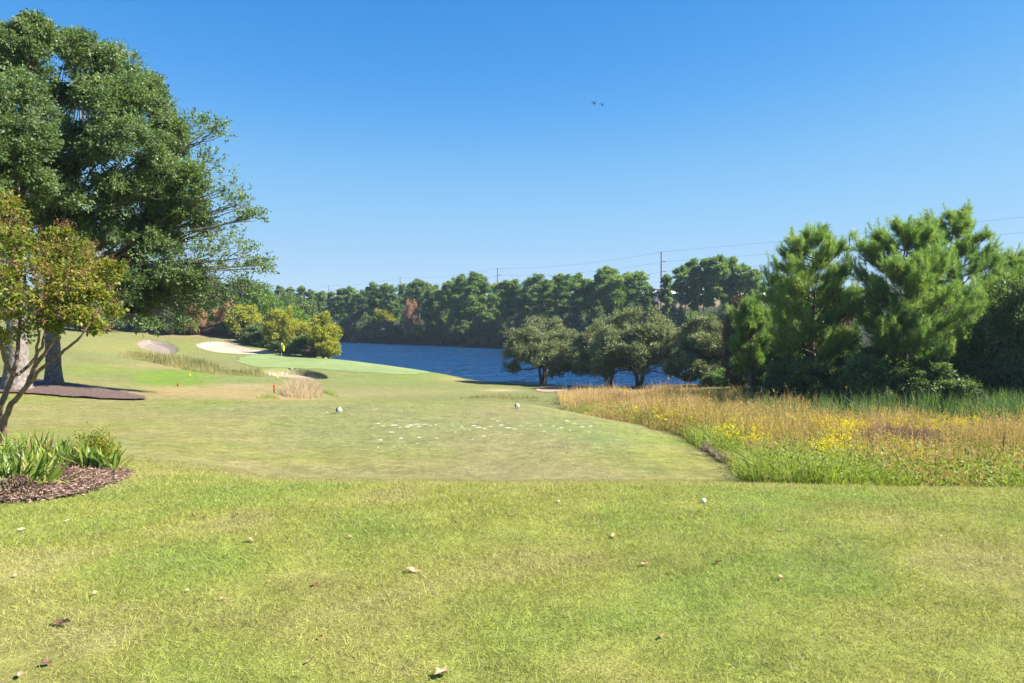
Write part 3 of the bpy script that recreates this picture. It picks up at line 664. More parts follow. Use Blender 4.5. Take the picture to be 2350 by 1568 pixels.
# crape myrtle
def crape():
    Y0 = 10.6; base = hit(-2, 1022, 9, 13); Y0 = base[1]
    root = empty('crape_myrtle', base); tag(root, 'multi stemmed crape myrtle turning yellow with tan seed heads over the iris bed', 'crape myrtle')
    tb = Tubes()
    def P(a, b, dy=0): return W(a, b, Y0+dy)-base
    def limb(pts, r0, r1):
        pts = np.array(pts); n = len(pts); t = np.linspace(0, n-1, n*4)
        # smooth polyline
        q = np.array([[np.interp(s, range(n), pts[:, c]) for c in range(3)] for s in t]); q = blur(q, 2, 0)
        q[0] = pts[0]; q += rng.normal(size=q.shape)*.008
        tb.add(q, np.linspace(r0, r1, len(q)), 7, .15)
    b0 = P(-2, 1030)
    limb([b0, P(-4, 980), P(0, 930), P(18, 890), P(30, 862), P(40, 800), P(50, 700), P(60, 600, .2)], .060, .02)
    limb([b0, P(12, 960, -.1), P(30, 920, -.15), P(62, 888, -.2), P(80, 840, -.3), P(110, 800, -.3), P(150, 740, -.4), P(165, 650, -.4)], .055, .018)
    limb([P(62, 888, -.2), P(90, 850, -.4), P(140, 810, -.5), P(190, 770, -.6), P(230, 700, -.5)], .035, .012)
    limb([P(30, 862), P(60, 850, .2), P(100, 790, .3), P(110, 720, .3), P(120, 600, .3)], .035, .012)
    limb([b0, P(-20, 960, .2), P(-50, 860, .3), P(-60, 760, .4), P(-80, 620, .3)], .05, .015)
    limb([P(30, 862), P(0, 800, -.3), P(-10, 700, -.3), P(10, 560, 0)], .035, .012)
    limb([P(80, 840, -.3), P(90, 760, -.6), P(80, 680, -.7)], .025, .01)
    C = [(0,500,45,0,1,.9),(15,570,60,-.3,.9,1),(-40,560,70,.2,.9,1),(80,590,50,.2,.8,.9),(60,650,60,-.5,.8,1),(130,600,42,0,.8,.8),(170,580,40,.3,.7,.7),(200,620,45,0,.8,.8),
         (240,630,35,.2,.7,.5),(160,660,60,-.4,.8,1),(100,700,55,-.6,.7,.9),(30,710,60,-.2,.7,.9),(-40,680,70,0,.8,1),(220,690,42,-.2,.7,.7),(180,730,40,-.5,.6,.6),(255,720,26,-.1,.6,.3),
         (110,750,38,-.6,.6,.6),(40,770,38,-.2,.5,.5),(-30,790,45,.2,.7,.6),(230,755,22,-.3,.5,.25),(-100,600,80,0,.9,1),(270,620,22,0,.6,.2),(20,530,40,.2,.8,.8),(140,540,26,.2,.8,.5)]
    cl = px_clumps(C, base, Y0)
    tb.build('trunk', bark_smooth, root)
    for c in cl:
        pass
    lv, tw, cn = puffs(cl, n2=12, r2=(.3, .45), ntw=13, k=8, tl=.16, L=.062, Wd=.036, up=.5, droop=.3)
    crown_obj(root, lv, tw, (L_myrtle, bark_smooth))
    # tan seed panicles on the outer tips
    O = []; D = []
    for c in cl:
        m = int(30*c[6]); u = nrm(rand_unit(m)+[0, 0, .8]); O.append(np.array(c[:3])+u*np.array(c[3:6])*rng.uniform(.7, 1.1, (m, 1))); D.append(nrm(u+[0, 0, .5]))
    O = np.concatenate(O); D = np.concatenate(D)
    v, f, t = leaves(O, D, .16, 30, .018, .013, fwd=.1, jitter=.028)
    tv, tf = twigs(O, D, .16, .003)
    crown_obj(root, (v, f, t), (tv, tf), (L_seed, bark_smooth), 'seed_heads')
crape()

# round lakeside trees
def lakeside(px, Y0, top, lo, wid, label, seed, stems_=2, lowsq=.5):
    X = (px-CX)/F*Y0; base = np.array([X, Y0, gz(X, Y0)]); root = empty('lakeside_tree', base)
    tag(root, label, 'tree', 'rounded grey green trees by the water')
    Hh = (HZ+(EYE-base[2])/Y0*F); s = Y0/F
    hw = wid/2*s; zt = (Hh-top)*s; zl = (Hh-lo)*s
    cl = []
    for i in range(56):
        a = i*2.39996+seed; rr = math.sqrt((i+.5)/56)
        dome = math.sqrt(max(0, 1-(rr*.96)**2))*(.92+.22*math.sin(a*2+seed))
        zz = zl+(zt-zl)*(.10+.76*dome*(1 if i % 2 else rng.uniform(.05, .85)))
        r = hw*rng.uniform(.19, .29)
        cl.append((math.cos(a)*rr*hw*.84, math.sin(a)*rr*hw*.8, zz, r, r, r*.8, 1.0))
    for i in range(9):
        a = rng.random()*6.28; r = hw*rng.uniform(.11, .17)
        cl.append((math.cos(a)*hw*rng.uniform(.6, .92), math.sin(a)*hw*.7, zl+rng.uniform(-.25, .35), r, r, r*1.1, .8))
    tb = Tubes()
    for j in range(stems_):
        a = j*2.4+.3; fk = np.array([math.cos(a)*.5, math.sin(a)*.3, zl+.5])
        tb.add(bez([math.cos(a)*.12, math.sin(a)*.12, -.3], fk, 6), np.linspace(.24, .15, 6), 8)
        for c in cl[j::stems_]:
            tb.add(bez(fk, c[:3], 7, mid=np.array([c[0]*.4, c[1]*.4, c[2]*.75+.2]), jit=.05), np.linspace(.07, .012, 7), 4)
    tb.build('trunk', bark_dark, root)
    lv, tw, _ = puffs(cl, n2=10, r2=(.26, .42), ntw=20, k=9, tl=.5, L=.15, Wd=.08, up=.5)
    crown_obj(root, lv, tw, (L_olive, bark_dark))
lakeside(1246, 92, 744, 850, 198, 'round grey green tree standing alone in the tan mulch ring', 1, 3)
lakeside(1398, 86, 752, 852, 182, 'shorter grey green tree with low branches just right of the one in the mulch ring', 2, 2)
lakeside(1468, 79, 724, 850, 222, 'tallest and widest of the grey green lakeside trees', 3, 2)
lakeside(1618, 74, 737, 870, 176, 'yellowish grey green tree rightmost of the rounded lakeside trees', 4, 2)

# ------------------------------------------------------------------ young long-needled pines (right)
def near_pine(px, Y0, top, hw, label, seed, lean=0, crown_lo=880, nshoot=1500, tint=.0):
    X = (px-CX)/F*Y0; base = np.array([X, Y0, gz(X, Y0)]); root = empty('pine_tree', base); tag(root, label, 'pine tree', 'young pines at the edge of the wood')
    s = Y0/F; Hh = (HZ+(EYE-base[2])/Y0*F-top)*s; lo = max(.4, (HZ+(EYE-base[2])/Y0*F-crown_lo)*s); wd = hw*s
    tb = Tubes(); tr = bez([0, 0, -.3], [lean, 0, Hh*.97], 10, jit=.05); tb.add(tr, np.linspace(.16, .02, 10), 8, .1)
    O = []; D = []; TB = []
    nb = 40
    for i in range(nb):
        t = i/nb; z = lo+(Hh-lo)*t**.9; rad = wd*(.30+.95*math.sin(math.pi*min(1, .20+(1-t)*.66)))*(1 if t < .5 else 1.15*(1-t)+.36)
        rad = wd*np.interp(t, [0, .25, .5, .75, .9, 1], [.75, 1.0, .95, .68, .40, .12])*rng.uniform(.68, 1.12)
        az = i*2.39996+rng.random()*.6
        b0 = np.array([lean*t, 0, z]); e = b0+np.array([math.cos(az)*rad, math.sin(az)*rad, rad*rng.uniform(.25, .65)])
        lb = bez(b0, e, 8, mid=(b0+e)/2-np.array([0, 0, .12*rad]), jit=.03); tb.add(lb, np.linspace(.022+.018*rad*.6, .012, 8), 5)
        tone = rng.random()
        m = int(nshoot/nb*(.45+rad/wd))
        for q in range(m):
            u = rng.uniform(.30, 1.0)**.8; p = lb[int(u*7)]+rand_unit(1)[0]*np.array([1, 1, .6])*rad*.22*rng.random()**.6
            out = nrm((p-np.array([0, 0, p[2]-.35*np.linalg.norm(p[:2])])))
            if u > .88 and q % 3 == 0: O.append(e+rng.normal(size=3)*[.18, .18, .12]+[0, 0, .15]); D.append(nrm(out*.25+np.array([0, 0, 1])+rng.normal(size=3)*.12)); TB.append(np.clip(.5+.5*rng.random(), 0, 1))
            O.append(p); D.append(nrm(out*.5+np.array([0, 0, .75])+rng.normal(size=3)*.35)); TB.append(np.clip(.6*tone+.4*rng.random()+tint, 0, 1))
    for q in range(7):
        O.append(np.array([lean, 0, Hh*.97])+rng.normal(size=3)*[.2, .2, .18]); D.append(nrm(np.array([0, 0, 1])+rng.normal(size=3)*.25)); TB.append(.6)
    O = np.array(O); D = np.array(D); TB = np.array(TB)
    tb.build('trunk', bark_pine, root)
    ln = rng.uniform(.30, .6, len(O))
    v, f, t = leaves(O, D, ln, 64, .21, .014, fwd=.52, up=0, tri=True, jitter=.01, tint_base=TB)
    tv, tf = twigs(O-D*.2, D, ln+.15, .012)
    crown_obj(root, (v, f, t), (tv, tf), (L_pine, bark_pine))
near_pine(1865, 40, 545, 118, 'bushy light green young pine leftmost of the pines above the meadow', 11, crown_lo=850, nshoot=2100, tint=.15)
near_pine(2080, 37, 535, 150, 'broad middle young pine with a dark trunk showing', 12, crown_lo=880, nshoot=3000)
near_pine(2195, 41, 497, 118, 'tallest young pine at the right, its upper trunk bare against the sky', 13, crown_lo=860, nshoot=1900, tint=.05)
near_pine(2325, 45, 600, 90, 'smaller young pine poking above the bushes near the right edge', 14, crown_lo=820, nshoot=1500)
near_pine(1725, 46, 700, 55, 'small dark young pine beside the brown vine covered snag', 15, crown_lo=865, nshoot=900)

# ------------------------------------------------------------------ shrubs and small trees (generic)
PROTO = {}
def proto_bush(key, kind, seed):
    """unit bush: height 1, radius .5; kept as mesh data, shared by copies"""
    n, L = {'fine': (1, .055), 'mid': (1, .07)}[kind]
    cl = []
    m = 30
    for i in range(m):
        a = i*2.39996+seed; rr = math.sqrt((i+.5)/m)*rng.uniform(.85, 1.05)
        zz = .10+.72*math.sqrt(max(0, 1-rr**2*.9))*(rng.uniform(.55, 1.08) if i % 3 else rng.uniform(.1, .5))
        r = rng.uniform(.11, .16); cl.append((math.cos(a)*rr*.37, math.sin(a)*rr*.37, zz, r, r, r, 1.))
    lv, tw, _ = puffs(cl, n2=8, r2=(.35, .55), ntw=17, k=7, tl=.09, L=L*.50, Wd=L*.32, up=.5)
    V, Q, T3, tt, mi = join([(lv[0], lv[1], lv[2], 0), (tw[0], tw[1], np.full(len(tw[1]), .5), 1)])
    tb = Tubes()
    for j in range(5):
        e = np.array(cl[j*3][:3]); tb.add(bez([.01*j, 0, -.06], e, 7, jit=.01), np.linspace(.018, .004, 7), 5)
    return V, Q, T3, tt, mi, np.concatenate(tb.V), np.concatenate(tb.Q)
BP = [proto_bush(i, 'fine' if i % 2 else 'mid', i*1.7) for i in range(5)]
BM = {}
def bush(name, px, Y, top, wid, mat, label, cat='shrub', group=None, tb=0, base_py=None, bmat=None):
    X = (px-CX)/F*Y; z = gz(X, Y); h = EYE-(top-HZ)/F*Y-z; w = wid/F*Y
    k = rng.integers(0, 5); key = (k, mat.name)
    if key not in BM:
        V, Q, T3, tt, mi, TV, TQ = BP[k]
        a = mk('crown', V, Q, T3, mats=(mat, bmat or bark_dark), tint=tt, mi=mi); b = mk('trunk', TV, TQ, mats=(bmat or bark_dark,), smooth=True)
        BM[key] = (a.data, b.data); bpy.data.objects.remove(a); bpy.data.objects.remove(b)
    root = empty(name, (X, Y, z-.1)); tag(root, label, cat, group)
    root.scale = (w, w*rng.uniform(.8, 1.0), h*1.05); root.rotation_euler = (0, 0, rng.uniform(0, 6.28))
    for nm, me in zip(('crown', 'trunk'), BM[key]):
        o = bpy.data.objects.new(nm, me); COL.objects.link(o); o.parent = root
    return root
# wood along the right of the meadow
RW = [(1868,38,820,170,L_bush,'leafy dark shrub hiding the trunk of the leftmost young pine'),(1925,38,835,130,L_bush,'dark shrub at the foot of the leftmost young pine'),(2065,36,845,120,L_bush,'shrub around the trunk of the broad middle young pine'),
 (1650,70,850,90,L_bush,'low dark shrub under the rightmost rounded lakeside tree'),
 (1700,58,690,110,L_brown,'brown bare twigged tree beside the rounded lakeside trees'),
 (1765,52,740,150,L_bush,'dark leafy tree with a black trunk left of the leftmost young pine'),
 (1690,62,840,120,L_bright,'bright green low shrub between the lakeside trees and the dark wood'),
 (1850,46,735,170,L_bush,'dark shrub under the leftmost young pine'),
 (1945,41,770,170,L_bush,'dark shrub between the leftmost and the middle young pine'),
 (2035,38,790,180,L_bush,'dark glossy shrub at the foot of the middle young pine'),
 (2140,38,780,180,L_bush,'dark shrub between the middle and the tallest young pine'),
 (2230,37,760,190,L_bush,'dark shrub at the foot of the tallest young pine'),
 (2335,36,640,200,L_oak,'large dark leafy tree at the right edge of the wood'),
 (2440,36,600,240,L_oak,'dark tree cut by the right edge of the photo'),
 (2290,48,600,150,L_bright,'fresh green tree behind the large dark leafy one at the right'),
 (1900,56,650,150,L_brown,'brownish tree seen between the leftmost and middle young pines'),
 (2130,55,640,200,L_bright,'yellowish green tree behind the tallest young pine'),
 (1790,58,700,130,L_bright,'green tree behind the leftmost young pine'),
 (2560,35,560,260,L_bush,'dark tree just beyond the right edge of the photo'),
 (1800,39,825,120,L_bush,'low dark shrub at the left end of the dark wood'),
 (1985,36,815,150,L_bush,'low dark shrub in front of the middle young pine'),
 (2150,35,830,190,L_bush,'low dark shrub in front of the tallest young pine'),
 (2262,40,790,170,L_bush,'low dark shrub at the foot of the large dark tree')]
for (px, Y, top, wid, mt, lb) in RW: bush('leafy_tree' if top < 780 else 'shrub', px, Y, top, wid, mt, lb, 'tree' if top < 780 else 'shrub', 'trees and shrubs of the wood right of the meadow')
# wood behind the green, left
LWo = [(300,150,610,150,L_bush,'dark tree behind the left bunker'),(370,146,640,120,L_bush,'dark tree just right of and behind the left bunker'),
 (430,148,600,130,L_bright,'bright green tree on top of the bunker hill'),(480,150,640,100,L_bush,'dark green tree above the pale bunker'),
 (525,146,690,70,L_rust,'rusty small tree above the pale bunker'),(560,142,690,80,L_yellow,'yellow green tree above the right end of the pale bunker'),
 (600,150,660,100,L_bright,'light green tall tree behind the yellow trees'),(590,138,740,80,L_bush,'dark shrub at the end of the pale bunker'),
 (640,134,700,70,L_yellow,'golden yellow tree behind the flag'),(665,140,690,90,L_bright,'bushy green tree behind the flag'),
 (662,126,705,38,L_yellow,'thin yellow tree rising highest behind the flag'),(690,128,735,80,L_yellow,'orange yellow tree between the flag and the pointed yellow tree'),
 (650,126,772,70,L_bush,'dark low shrub just behind the flag'),(700,122,770,80,L_bush,'dark low shrub left of the pointed yellow tree'),
 (742,119,716,74,L_yellow,'pointed yellow green tree at the water edge right of the flag'),(755,117,770,50,L_yellow,'low yellow shrub at the foot of the pointed yellow tree'),
 (400,142,715,60,L_bush,'low dark shrub on the hill between the two upper bunkers'),(450,143,700,60,L_rust,'bare rusty bush on the hilltop above the two bunkers'),
 (340,144,700,80,L_bush,'low dark shrub above the left bunker'),(520,144,730,60,L_bush,'low green shrub on the hilltop above the pale bunker'),
 (560,160,640,100,L_bush,'dark tall tree at the back of the wood behind the green'),(640,170,660,110,L_bush,'dark tree half hidden behind the bushy green one'),
 (240,140,640,110,L_bush,'dark tree seen under the branches of the big left tree'),(700,160,690,80,L_bush,'dark tree seen between the yellow trees'),
 (180,130,660,120,L_bush,'dark tree behind the crape myrtle'),(720,118,785,50,L_brown,'greyish brown bush in front of the pointed yellow tree'),
 (610,134,775,60,L_bright,'low fresh green shrub left of the flag'),(480,144,735,60,L_brown,'thin grey brown bush on the hilltop')]
for (px, Y, top, wid, mt, lb) in LWo: bush('leafy_tree' if top < 730 else 'shrub', px, Y, top, wid*1.15, mt, lb, 'tree' if top < 730 else 'shrub', 'trees and shrubs behind the green')

# ------------------------------------------------------------------ far pines
def far_pine_mesh(seed, slim, lo=None, dense=5, toff=0):
    """unit height pine (1.0 tall), crown from .25 up"""
    r = np.random.default_rng(seed); tb = Tubes()
    tr = np.array([[r.normal()*.008*i, r.normal()*.008*i, i/9*.97] for i in range(10)]); tr[0] = (0, 0, -.1)
    tb.add(tr, np.linspace(.013, .004, 10), 6)
    O = []; D = []; TB = []
    nb = 34; lo = r.uniform(.04, .26) if lo is None else lo
    for i in range(nb):
        t = i/(nb-1); z = lo+(1-lo)*t*.96; rad = slim*np.interp(t, [0, .15, .45, .75, .92, 1], [.55, .85, 1, .85, .55, .2])*r.uniform(.55, 1.15)
        az = r.random()*6.28; b0 = np.array([0, 0, z-.03]); e = b0+np.array([math.cos(az)*rad, math.sin(az)*rad, rad*r.uniform(.0, .5)])
        tb.add(bez(b0, e, 4), np.linspace(.0035, .0015, 4), 4); tone = r.random()
        for q in range(dense):
            c = b0+(e-b0)*r.uniform(.45, 1.0)+r.normal(size=3)*slim*.16*np.array([1, 1, .5]); m = 36; pr = slim*r.uniform(.13, .25)
            u = nrm(r.normal(size=(m, 3))+[0, 0, .35]); O.append(c+u*pr*r.uniform(.2, 1, (m, 1))*[1, 1, .62]); D.append(nrm(u+[0, 0, .5])); TB.append(np.clip(tone*.5+r.random(m)*.5+toff, 0, 1))
    O = np.concatenate(O); D = np.concatenate(D); TB = np.concatenate(TB)
    v, f, t = leaves(O, D, .012, 3, .026, .011, fwd=.35, up=.3, jitter=.004, tint_base=TB)
    a = mk('crown', v, f, mats=(L_pinefar,), tint=t); b = tb.build('trunk', bark)
    out = (a.data, b.data); bpy.data.objects.remove(a); bpy.data.objects.remove(b)
    return out
FP = [far_pine_mesh(100+i, [.17, .21, .14, .24, .18, .20, .16][i], toff=[-.2, .1, 0, -.15, .25, .05, -.1][i]) for i in range(7)]+[far_pine_mesh(200+i, [.12, .15, .11][i], [.42, .5, .36][i], 4, .0) for i in range(3)]
def far_pine(px, Y, top, label, grp, wx=1.0, tall=False):
    X = (px-CX)/F*Y; z = gz(X, Y); h = EYE-(top-HZ)/F*Y-z
    root = empty('pine_tree', (X, Y, z)); tag(root, label, 'pine tree', grp); k = rng.integers(7, 10) if tall else rng.integers(0, 7)
    root.scale = (h*wx, h*wx, h); root.rotation_euler = (0, 0, rng.uniform(0, 6.28))
    for nm, me in zip(('crown', 'trunk'), FP[k]):
        o = bpy.data.objects.new(nm, me); COL.objects.link(o); o.parent = root
ordn = ['first','second','third','fourth','fifth','sixth','seventh','eighth','ninth','tenth','eleventh','twelfth','thirteenth','fourteenth','fifteenth','sixteenth','seventeenth','eighteenth']
# (px, top) of the front row, measured left to right; each stretch is counted from a landmark
FR = [('to the right of the big tree branches', [(640,655),(665,658),(692,655),(715,664),(738,668)]),
 ('right of the leftmost power pole', [(785,660),(805,657),(832,664),(855,646),(880,650),(902,672)]),
 ('right of the rusty orange lakeshore tree', [(962,640),(985,660),(1010,662),(1035,645),(1060,628),(1085,622),(1110,634)]),
 ('right of the pole behind the tallest far trees', [(1160,642),(1182,640),(1200,662),(1232,630),(1255,640),(1280,628),(1305,632),(1328,625),(1352,640)]),
 ('left of the tallest power pole', [(1380,618),(1398,611),(1420,630),(1442,628),(1466,622),(1490,655)]),
 ('right of the tallest power pole', [(1530,628),(1568,610),(1592,592),(1620,590),(1650,586),(1675,588),(1700,605),(1728,618)])]
for (lm, L_) in FR:
    for i, (px, top) in enumerate(L_):
        Y = float(shore_far(px))+rng.uniform(7, 16)
        far_pine(px, Y, top, f'{ordn[i]} tall far pine {lm}', 'tall pines on the far shore', rng.uniform(.95, 1.25) if px < 1500 else 1.0, 1500 < px or rng.random() < .15)
# second row, a little behind, fills the gaps
SR = [650,680,725,760,778,815,845,870,895,925,948,975,1000,1025,1048,1075,1098,1130,1150,1190,1215,1245,1270,1300,1340,1365,1410,1455,1480,1740,1780,1840,1960,2030,2300]
for i, px in enumerate(SR):
    Y = float(shore_far(px))+rng.uniform(22, 42)
    far_pine(px, Y, np.interp(px, [600,760,900,1060,1150,1400,1480,1600,1800,2300], [664,668,655,640,650,640,672,650,650,640])+rng.uniform(-4, 10),
             f'{ordn[i] if i < 18 else ordn[i-18]} pine of the second far row, counted from the {"left end" if i < 18 else "middle pole"}', 'pines of the second row across the lake', 1.15)
# low trees and shrubs along the far shore
FS = [(650,770),(690,765),(730,760),(790,735),(812,745),(838,738),(862,728),(888,735),(915,745),(962,750),(985,740),(1012,735),(1040,725),(1068,735),(1096,728),(1125,735),(1155,725),(1185,720),(1215,725),(1245,715),(1280,722),(1310,712),(1345,716),(1380,705),(1415,712),(1450,700),(1485,705),(1520,715),(1555,700),(1590,705),(1625,712),(1660,700),(1700,690),(1760,700),(1850,690),(1950,700),(2050,690),(2200,700)]
for i, (px, top) in enumerate(FS):
    Y = float(shore_far(px))+rng.uniform(1.5, 5)
    side = 'left half' if i < 18 else 'right half'
    bush('leafy_tree', px, Y, top, rng.uniform(42, 60), [L_bush, L_bush, L_oak, L_bush, L_bright][i % 5] if i % 7 else L_oak, f'{ordn[i % 18]} low tree from the left in the {side} of the far waterline' if i < 36 else f'{["last but one", "last"][i-36]} low tree on the far waterline behind the young pines', 'tree', 'low trees on the far waterline')
for (px, top, wid, mt, dy, lb) in [(943,690,48,L_rust,3,'rusty orange bare tree on the far shore'),(955,720,26,L_rust,2,'small rusty bush at the foot of the orange far tree'),
    (812,768,16,L_rust,.6,'small pale orange bush low on the far waterline'),(1110,772,24,L_olive,.5,'pale whitish bush hanging over the far waterline'),
    (1007,770,14,L_bright,.5,'small bright green bush on the far waterline'),(880,700,60,L_yellow,8,'yellow green low tree left of the orange far tree'),
    (1050,700,60,L_bright,6,'light green tree below the tallest far pines'),(1420,660,80,L_bright,9,'light green round tree right of the white topped shore gap'),
    (1680,672,70,L_rust,14,'brown creeper covered tree beside the young pines'),(1625,684,9,L_red,120,'small red shrub in front of the white building')]:
    Y = float(shore_far(px))+dy
    bush('shrub' if wid < 30 else 'leafy_tree', px, Y, top, wid, mt, lb, 'shrub' if wid < 30 else 'tree')

# ------------------------------------------------------------------ building beyond the lake
def box(V, Fq, x0, x1, y0, y1, z0, z1):
    n = len(V); V += [(x0,y0,z0),(x1,y0,z0),(x1,y1,z0),(x0,y1,z0),(x0,y0,z1),(x1,y0,z1),(x1,y1,z1),(x0,y1,z1)]
    Fq += [(n,n+3,n+2,n+1),(n+4,n+5,n+6,n+7),(n,n+1,n+5,n+4),(n+1,n+2,n+6,n+5),(n+2,n+3,n+7,n+6),(n+3,n,n+4,n+7)]
def boxobj(name, b, mat, parent): 
    V = []; Q = []
    for q in b: box(V, Q, *q)
    return mk(name, V, Q, mats=(mat,), parent=parent)
white = flat('white_cladding', (.80, .80, .78), .6, noise=.04, scale=.5)
glass = flat('window_glass', (.03, .04, .05), .15)
gray = flat('roof_grey', (.35, .35, .35), .7)
p0 = W(1395, 692, 330); p1 = W(1790, 666, 330)
zb = gz(p0[0]+20, 330)
root = empty('warehouse', ((p0[0]+p1[0])/2, 335, zb)); tag(root, 'long low white building beyond the trees across the lake', 'building'); root.rotation_euler = (0, 0, R(24))
hx = (p1[0]-p0[0])/2; ht = p1[2]-zb
boxobj('wall', [(-hx, hx, -5, 12, min(0, p0[2]-zb-2), ht)], white, root)
boxobj('roof', [(-hx-.2, hx+.2, -5.3, 12.3, ht+.003, ht+.35)], gray, root)
for i in range(9):
    x = -hx+8+i*7.2; w = boxobj('window', [(x-2.3, x+2.3, -5.12, -5.003, ht-3.0, ht-1.6)], glass, root)
    boxobj('window_bar', [(x-.06, x+.06, -5.2, -5.122, ht-3.0, ht-1.6)], white, w)
tag(boxobj('rooftop_unit', [(14, 20, 0, 4, ht+.36, ht+2.0)], white, root))

# ------------------------------------------------------------------ power line
pole_m = flat('weathered_pole', (.20, .18, .16), .9, noise=.2, scale=3)
wire_m = flat('wire', (.09, .09, .10), .6)
poles = [(-195.0, 650.0), (-120.0, 522.0), (-58.2, 415.0), (-6.1, 335.0), (46.7, 249.0), (150.0, 82.0)]
ztop = EYE+20
DZ = [0, 3.0, 6.1, 9.2]
plab = [None, 'leftmost power pole, just clearing the far treetops', 'power pole above the rusty orange tree', 'power pole poking out behind the tallest far pines', 'tallest power pole, standing clear of the far trees', None]
for i, (x, y) in enumerate(poles):
    if plab[i] is None: continue
    z = gz(x, y); root = empty('power_pole', (x, y, z)); tag(root, plab[i], 'power pole', 'power poles beyond the lake')
    tb = Tubes(); tb.add([[0, 0, -1], [0, 0, (ztop-z)/2], [0, 0, ztop-z]], [.36, .28, .22], 8); tb.build('shaft', pole_m, root)
    for k in range(1, 4):
        zz = ztop-z-DZ[k]; tb = Tubes(); tb.add([[.15, 0, zz], [.8, 0, zz+.05], [1.5, 0, zz+.02]], [.07, .14, .07], 6); tb.build('insulator', wire_m, root)
wl = ['topmost', 'second from top', 'third from top', 'lowest']
for k in range(4):
    tb = Tubes()
    for i in range(len(poles)-1):
        a = np.array([poles[i][0]+(1.5 if k else 0), poles[i][1], ztop-DZ[k]]); b = np.array([poles[i+1][0]+(1.5 if k else 0), poles[i+1][1], ztop-DZ[k]+(1.2 if i == len(poles)-2 else 0)])
        L_ = np.linalg.norm(b-a); t = np.linspace(0, 1, 17)[:, None]; p = a*(1-t)+b*t; sg = 1.5 if L_ < 190 else .9; p[:, 2] -= 4*sg*(t*(1-t))[:, 0]
        tb.add(p, np.interp(p[:, 1], [80, 400], [.014, .034]), 4)
    o = tb.build('power_line', wire_m); tag(o, f'{wl[k]} wire strung between the power poles', 'wire', 'power lines')

# ------------------------------------------------------------------ golf things
paint_w = flat('white_paint', (.82, .82, .80), .5); black_m = flat('marker_black', (.02, .02, .02), .5); paint_y = flat('yellow_cloth', (.85, .65, .02), .7); red = flat('red_paint', (.62, .04, .03), .5)
def rbox(name, sx, sy, sz, mat, parent, z0, x0=0, r=.2):
    import bmesh
    bm = bmesh.new(); bmesh.ops.create_cube(bm, size=1)
    for v in bm.verts: v.co.x = v.co.x*sx+x0; v.co.y *= sy; v.co.z = v.co.z*sz+z0
    bmesh.ops.bevel(bm, geom=bm.edges[:], offset=min(sx, sy, sz)*r, segments=3, affect='EDGES')
    me = bpy.data.meshes.new(name); bm.to_mesh(me); bm.free(); me.materials.append(mat)
    o = bpy.data.objects.new(name, me); COL.objects.link(o); o.parent = parent; return o
def marker(px, py, y0, s, mat, label, grp, cap=True):
    q = hit(px, py, y0, 70); root = empty('tee_marker', q); tag(root, label, 'tee marker', grp); root.rotation_euler = (0, R(6), R(-12))
    rbox('block', s, s, s*.95, mat, root, s*.75, 0, .28)
    if cap: rbox('dark_end', s*.16, s*.9, s*.86, black_m, root, s*.75, -s*.52, .3)  # thin black slab capping the block's left end
    tb = Tubes(); tb.add([[0, 0, -.03], [0, 0, s*.4]], [.008, .008], 6); tb.build('spike', black_m, root)
marker(778, 949, 14, .125, paint_w, 'white block tee marker on the left of the near tee', 'white tee markers')
marker(1187, 938, 14, .115, paint_w, 'white block tee marker on the right of the near tee', 'white tee markers')
marker(435, 864, 38, .13, paint_y, 'small yellow tee marker on the left of the forward tee', 'yellow tee markers', False)
marker(636, 865, 38, .13, paint_y, 'small yellow tee marker on the right of the forward tee', 'yellow tee markers', False)
def stake(px, py, y0, h, label):
    q = hit(px, py, y0, 130); root = empty('hazard_stake', q); tag(root, label, 'stake', 'red stakes')
    rbox('post', .06, .06, h*.45, bark_dark, root, h*.225); rbox('painted_top', .075, .075, h*.55, red, root, h*.725+.002)
stake(629, 902, 26, .42, 'red topped stake beside the buff grass clump')
stake(1032, 851, 95, .6, 'small red stake at the right end of the putting green')
stake(408, 887, 30, .16, 'small dark red stub at the foot of the rough grass strip')
q = hit(646, 824, 100, 130); root = empty('golf_flag', q); tag(root, 'yellow flag on a thin pin in the putting green', 'golf flag')
tb = Tubes(); tb.add([[0, 0, 0], [0, 0, 1.2], [0, 0, 2.3]], [.014, .012, .011], 6); tb.build('flagstick', paint_w, root)
t = np.linspace(0, 1, 8); s = np.linspace(0, 1, 7)
Tt, Ss = np.meshgrid(t, s); fl = np.stack([.03+.42*Tt*(1-.25*Ss), .07*np.sin(Tt*6+Ss), 2.28-.75*Ss-.55*Tt**1.5], -1).reshape(-1, 3)
i = np.arange(6)[:, None]*8; j = np.arange(7)[None]; o = mk('flag', fl, np.stack([i+j, i+j+1, i+9+j, i+8+j], -1).reshape(-1, 4), mats=(paint_y,), parent=root, smooth=True)
md = o.modifiers.new('thickness', 'SOLIDIFY'); md.thickness = .01
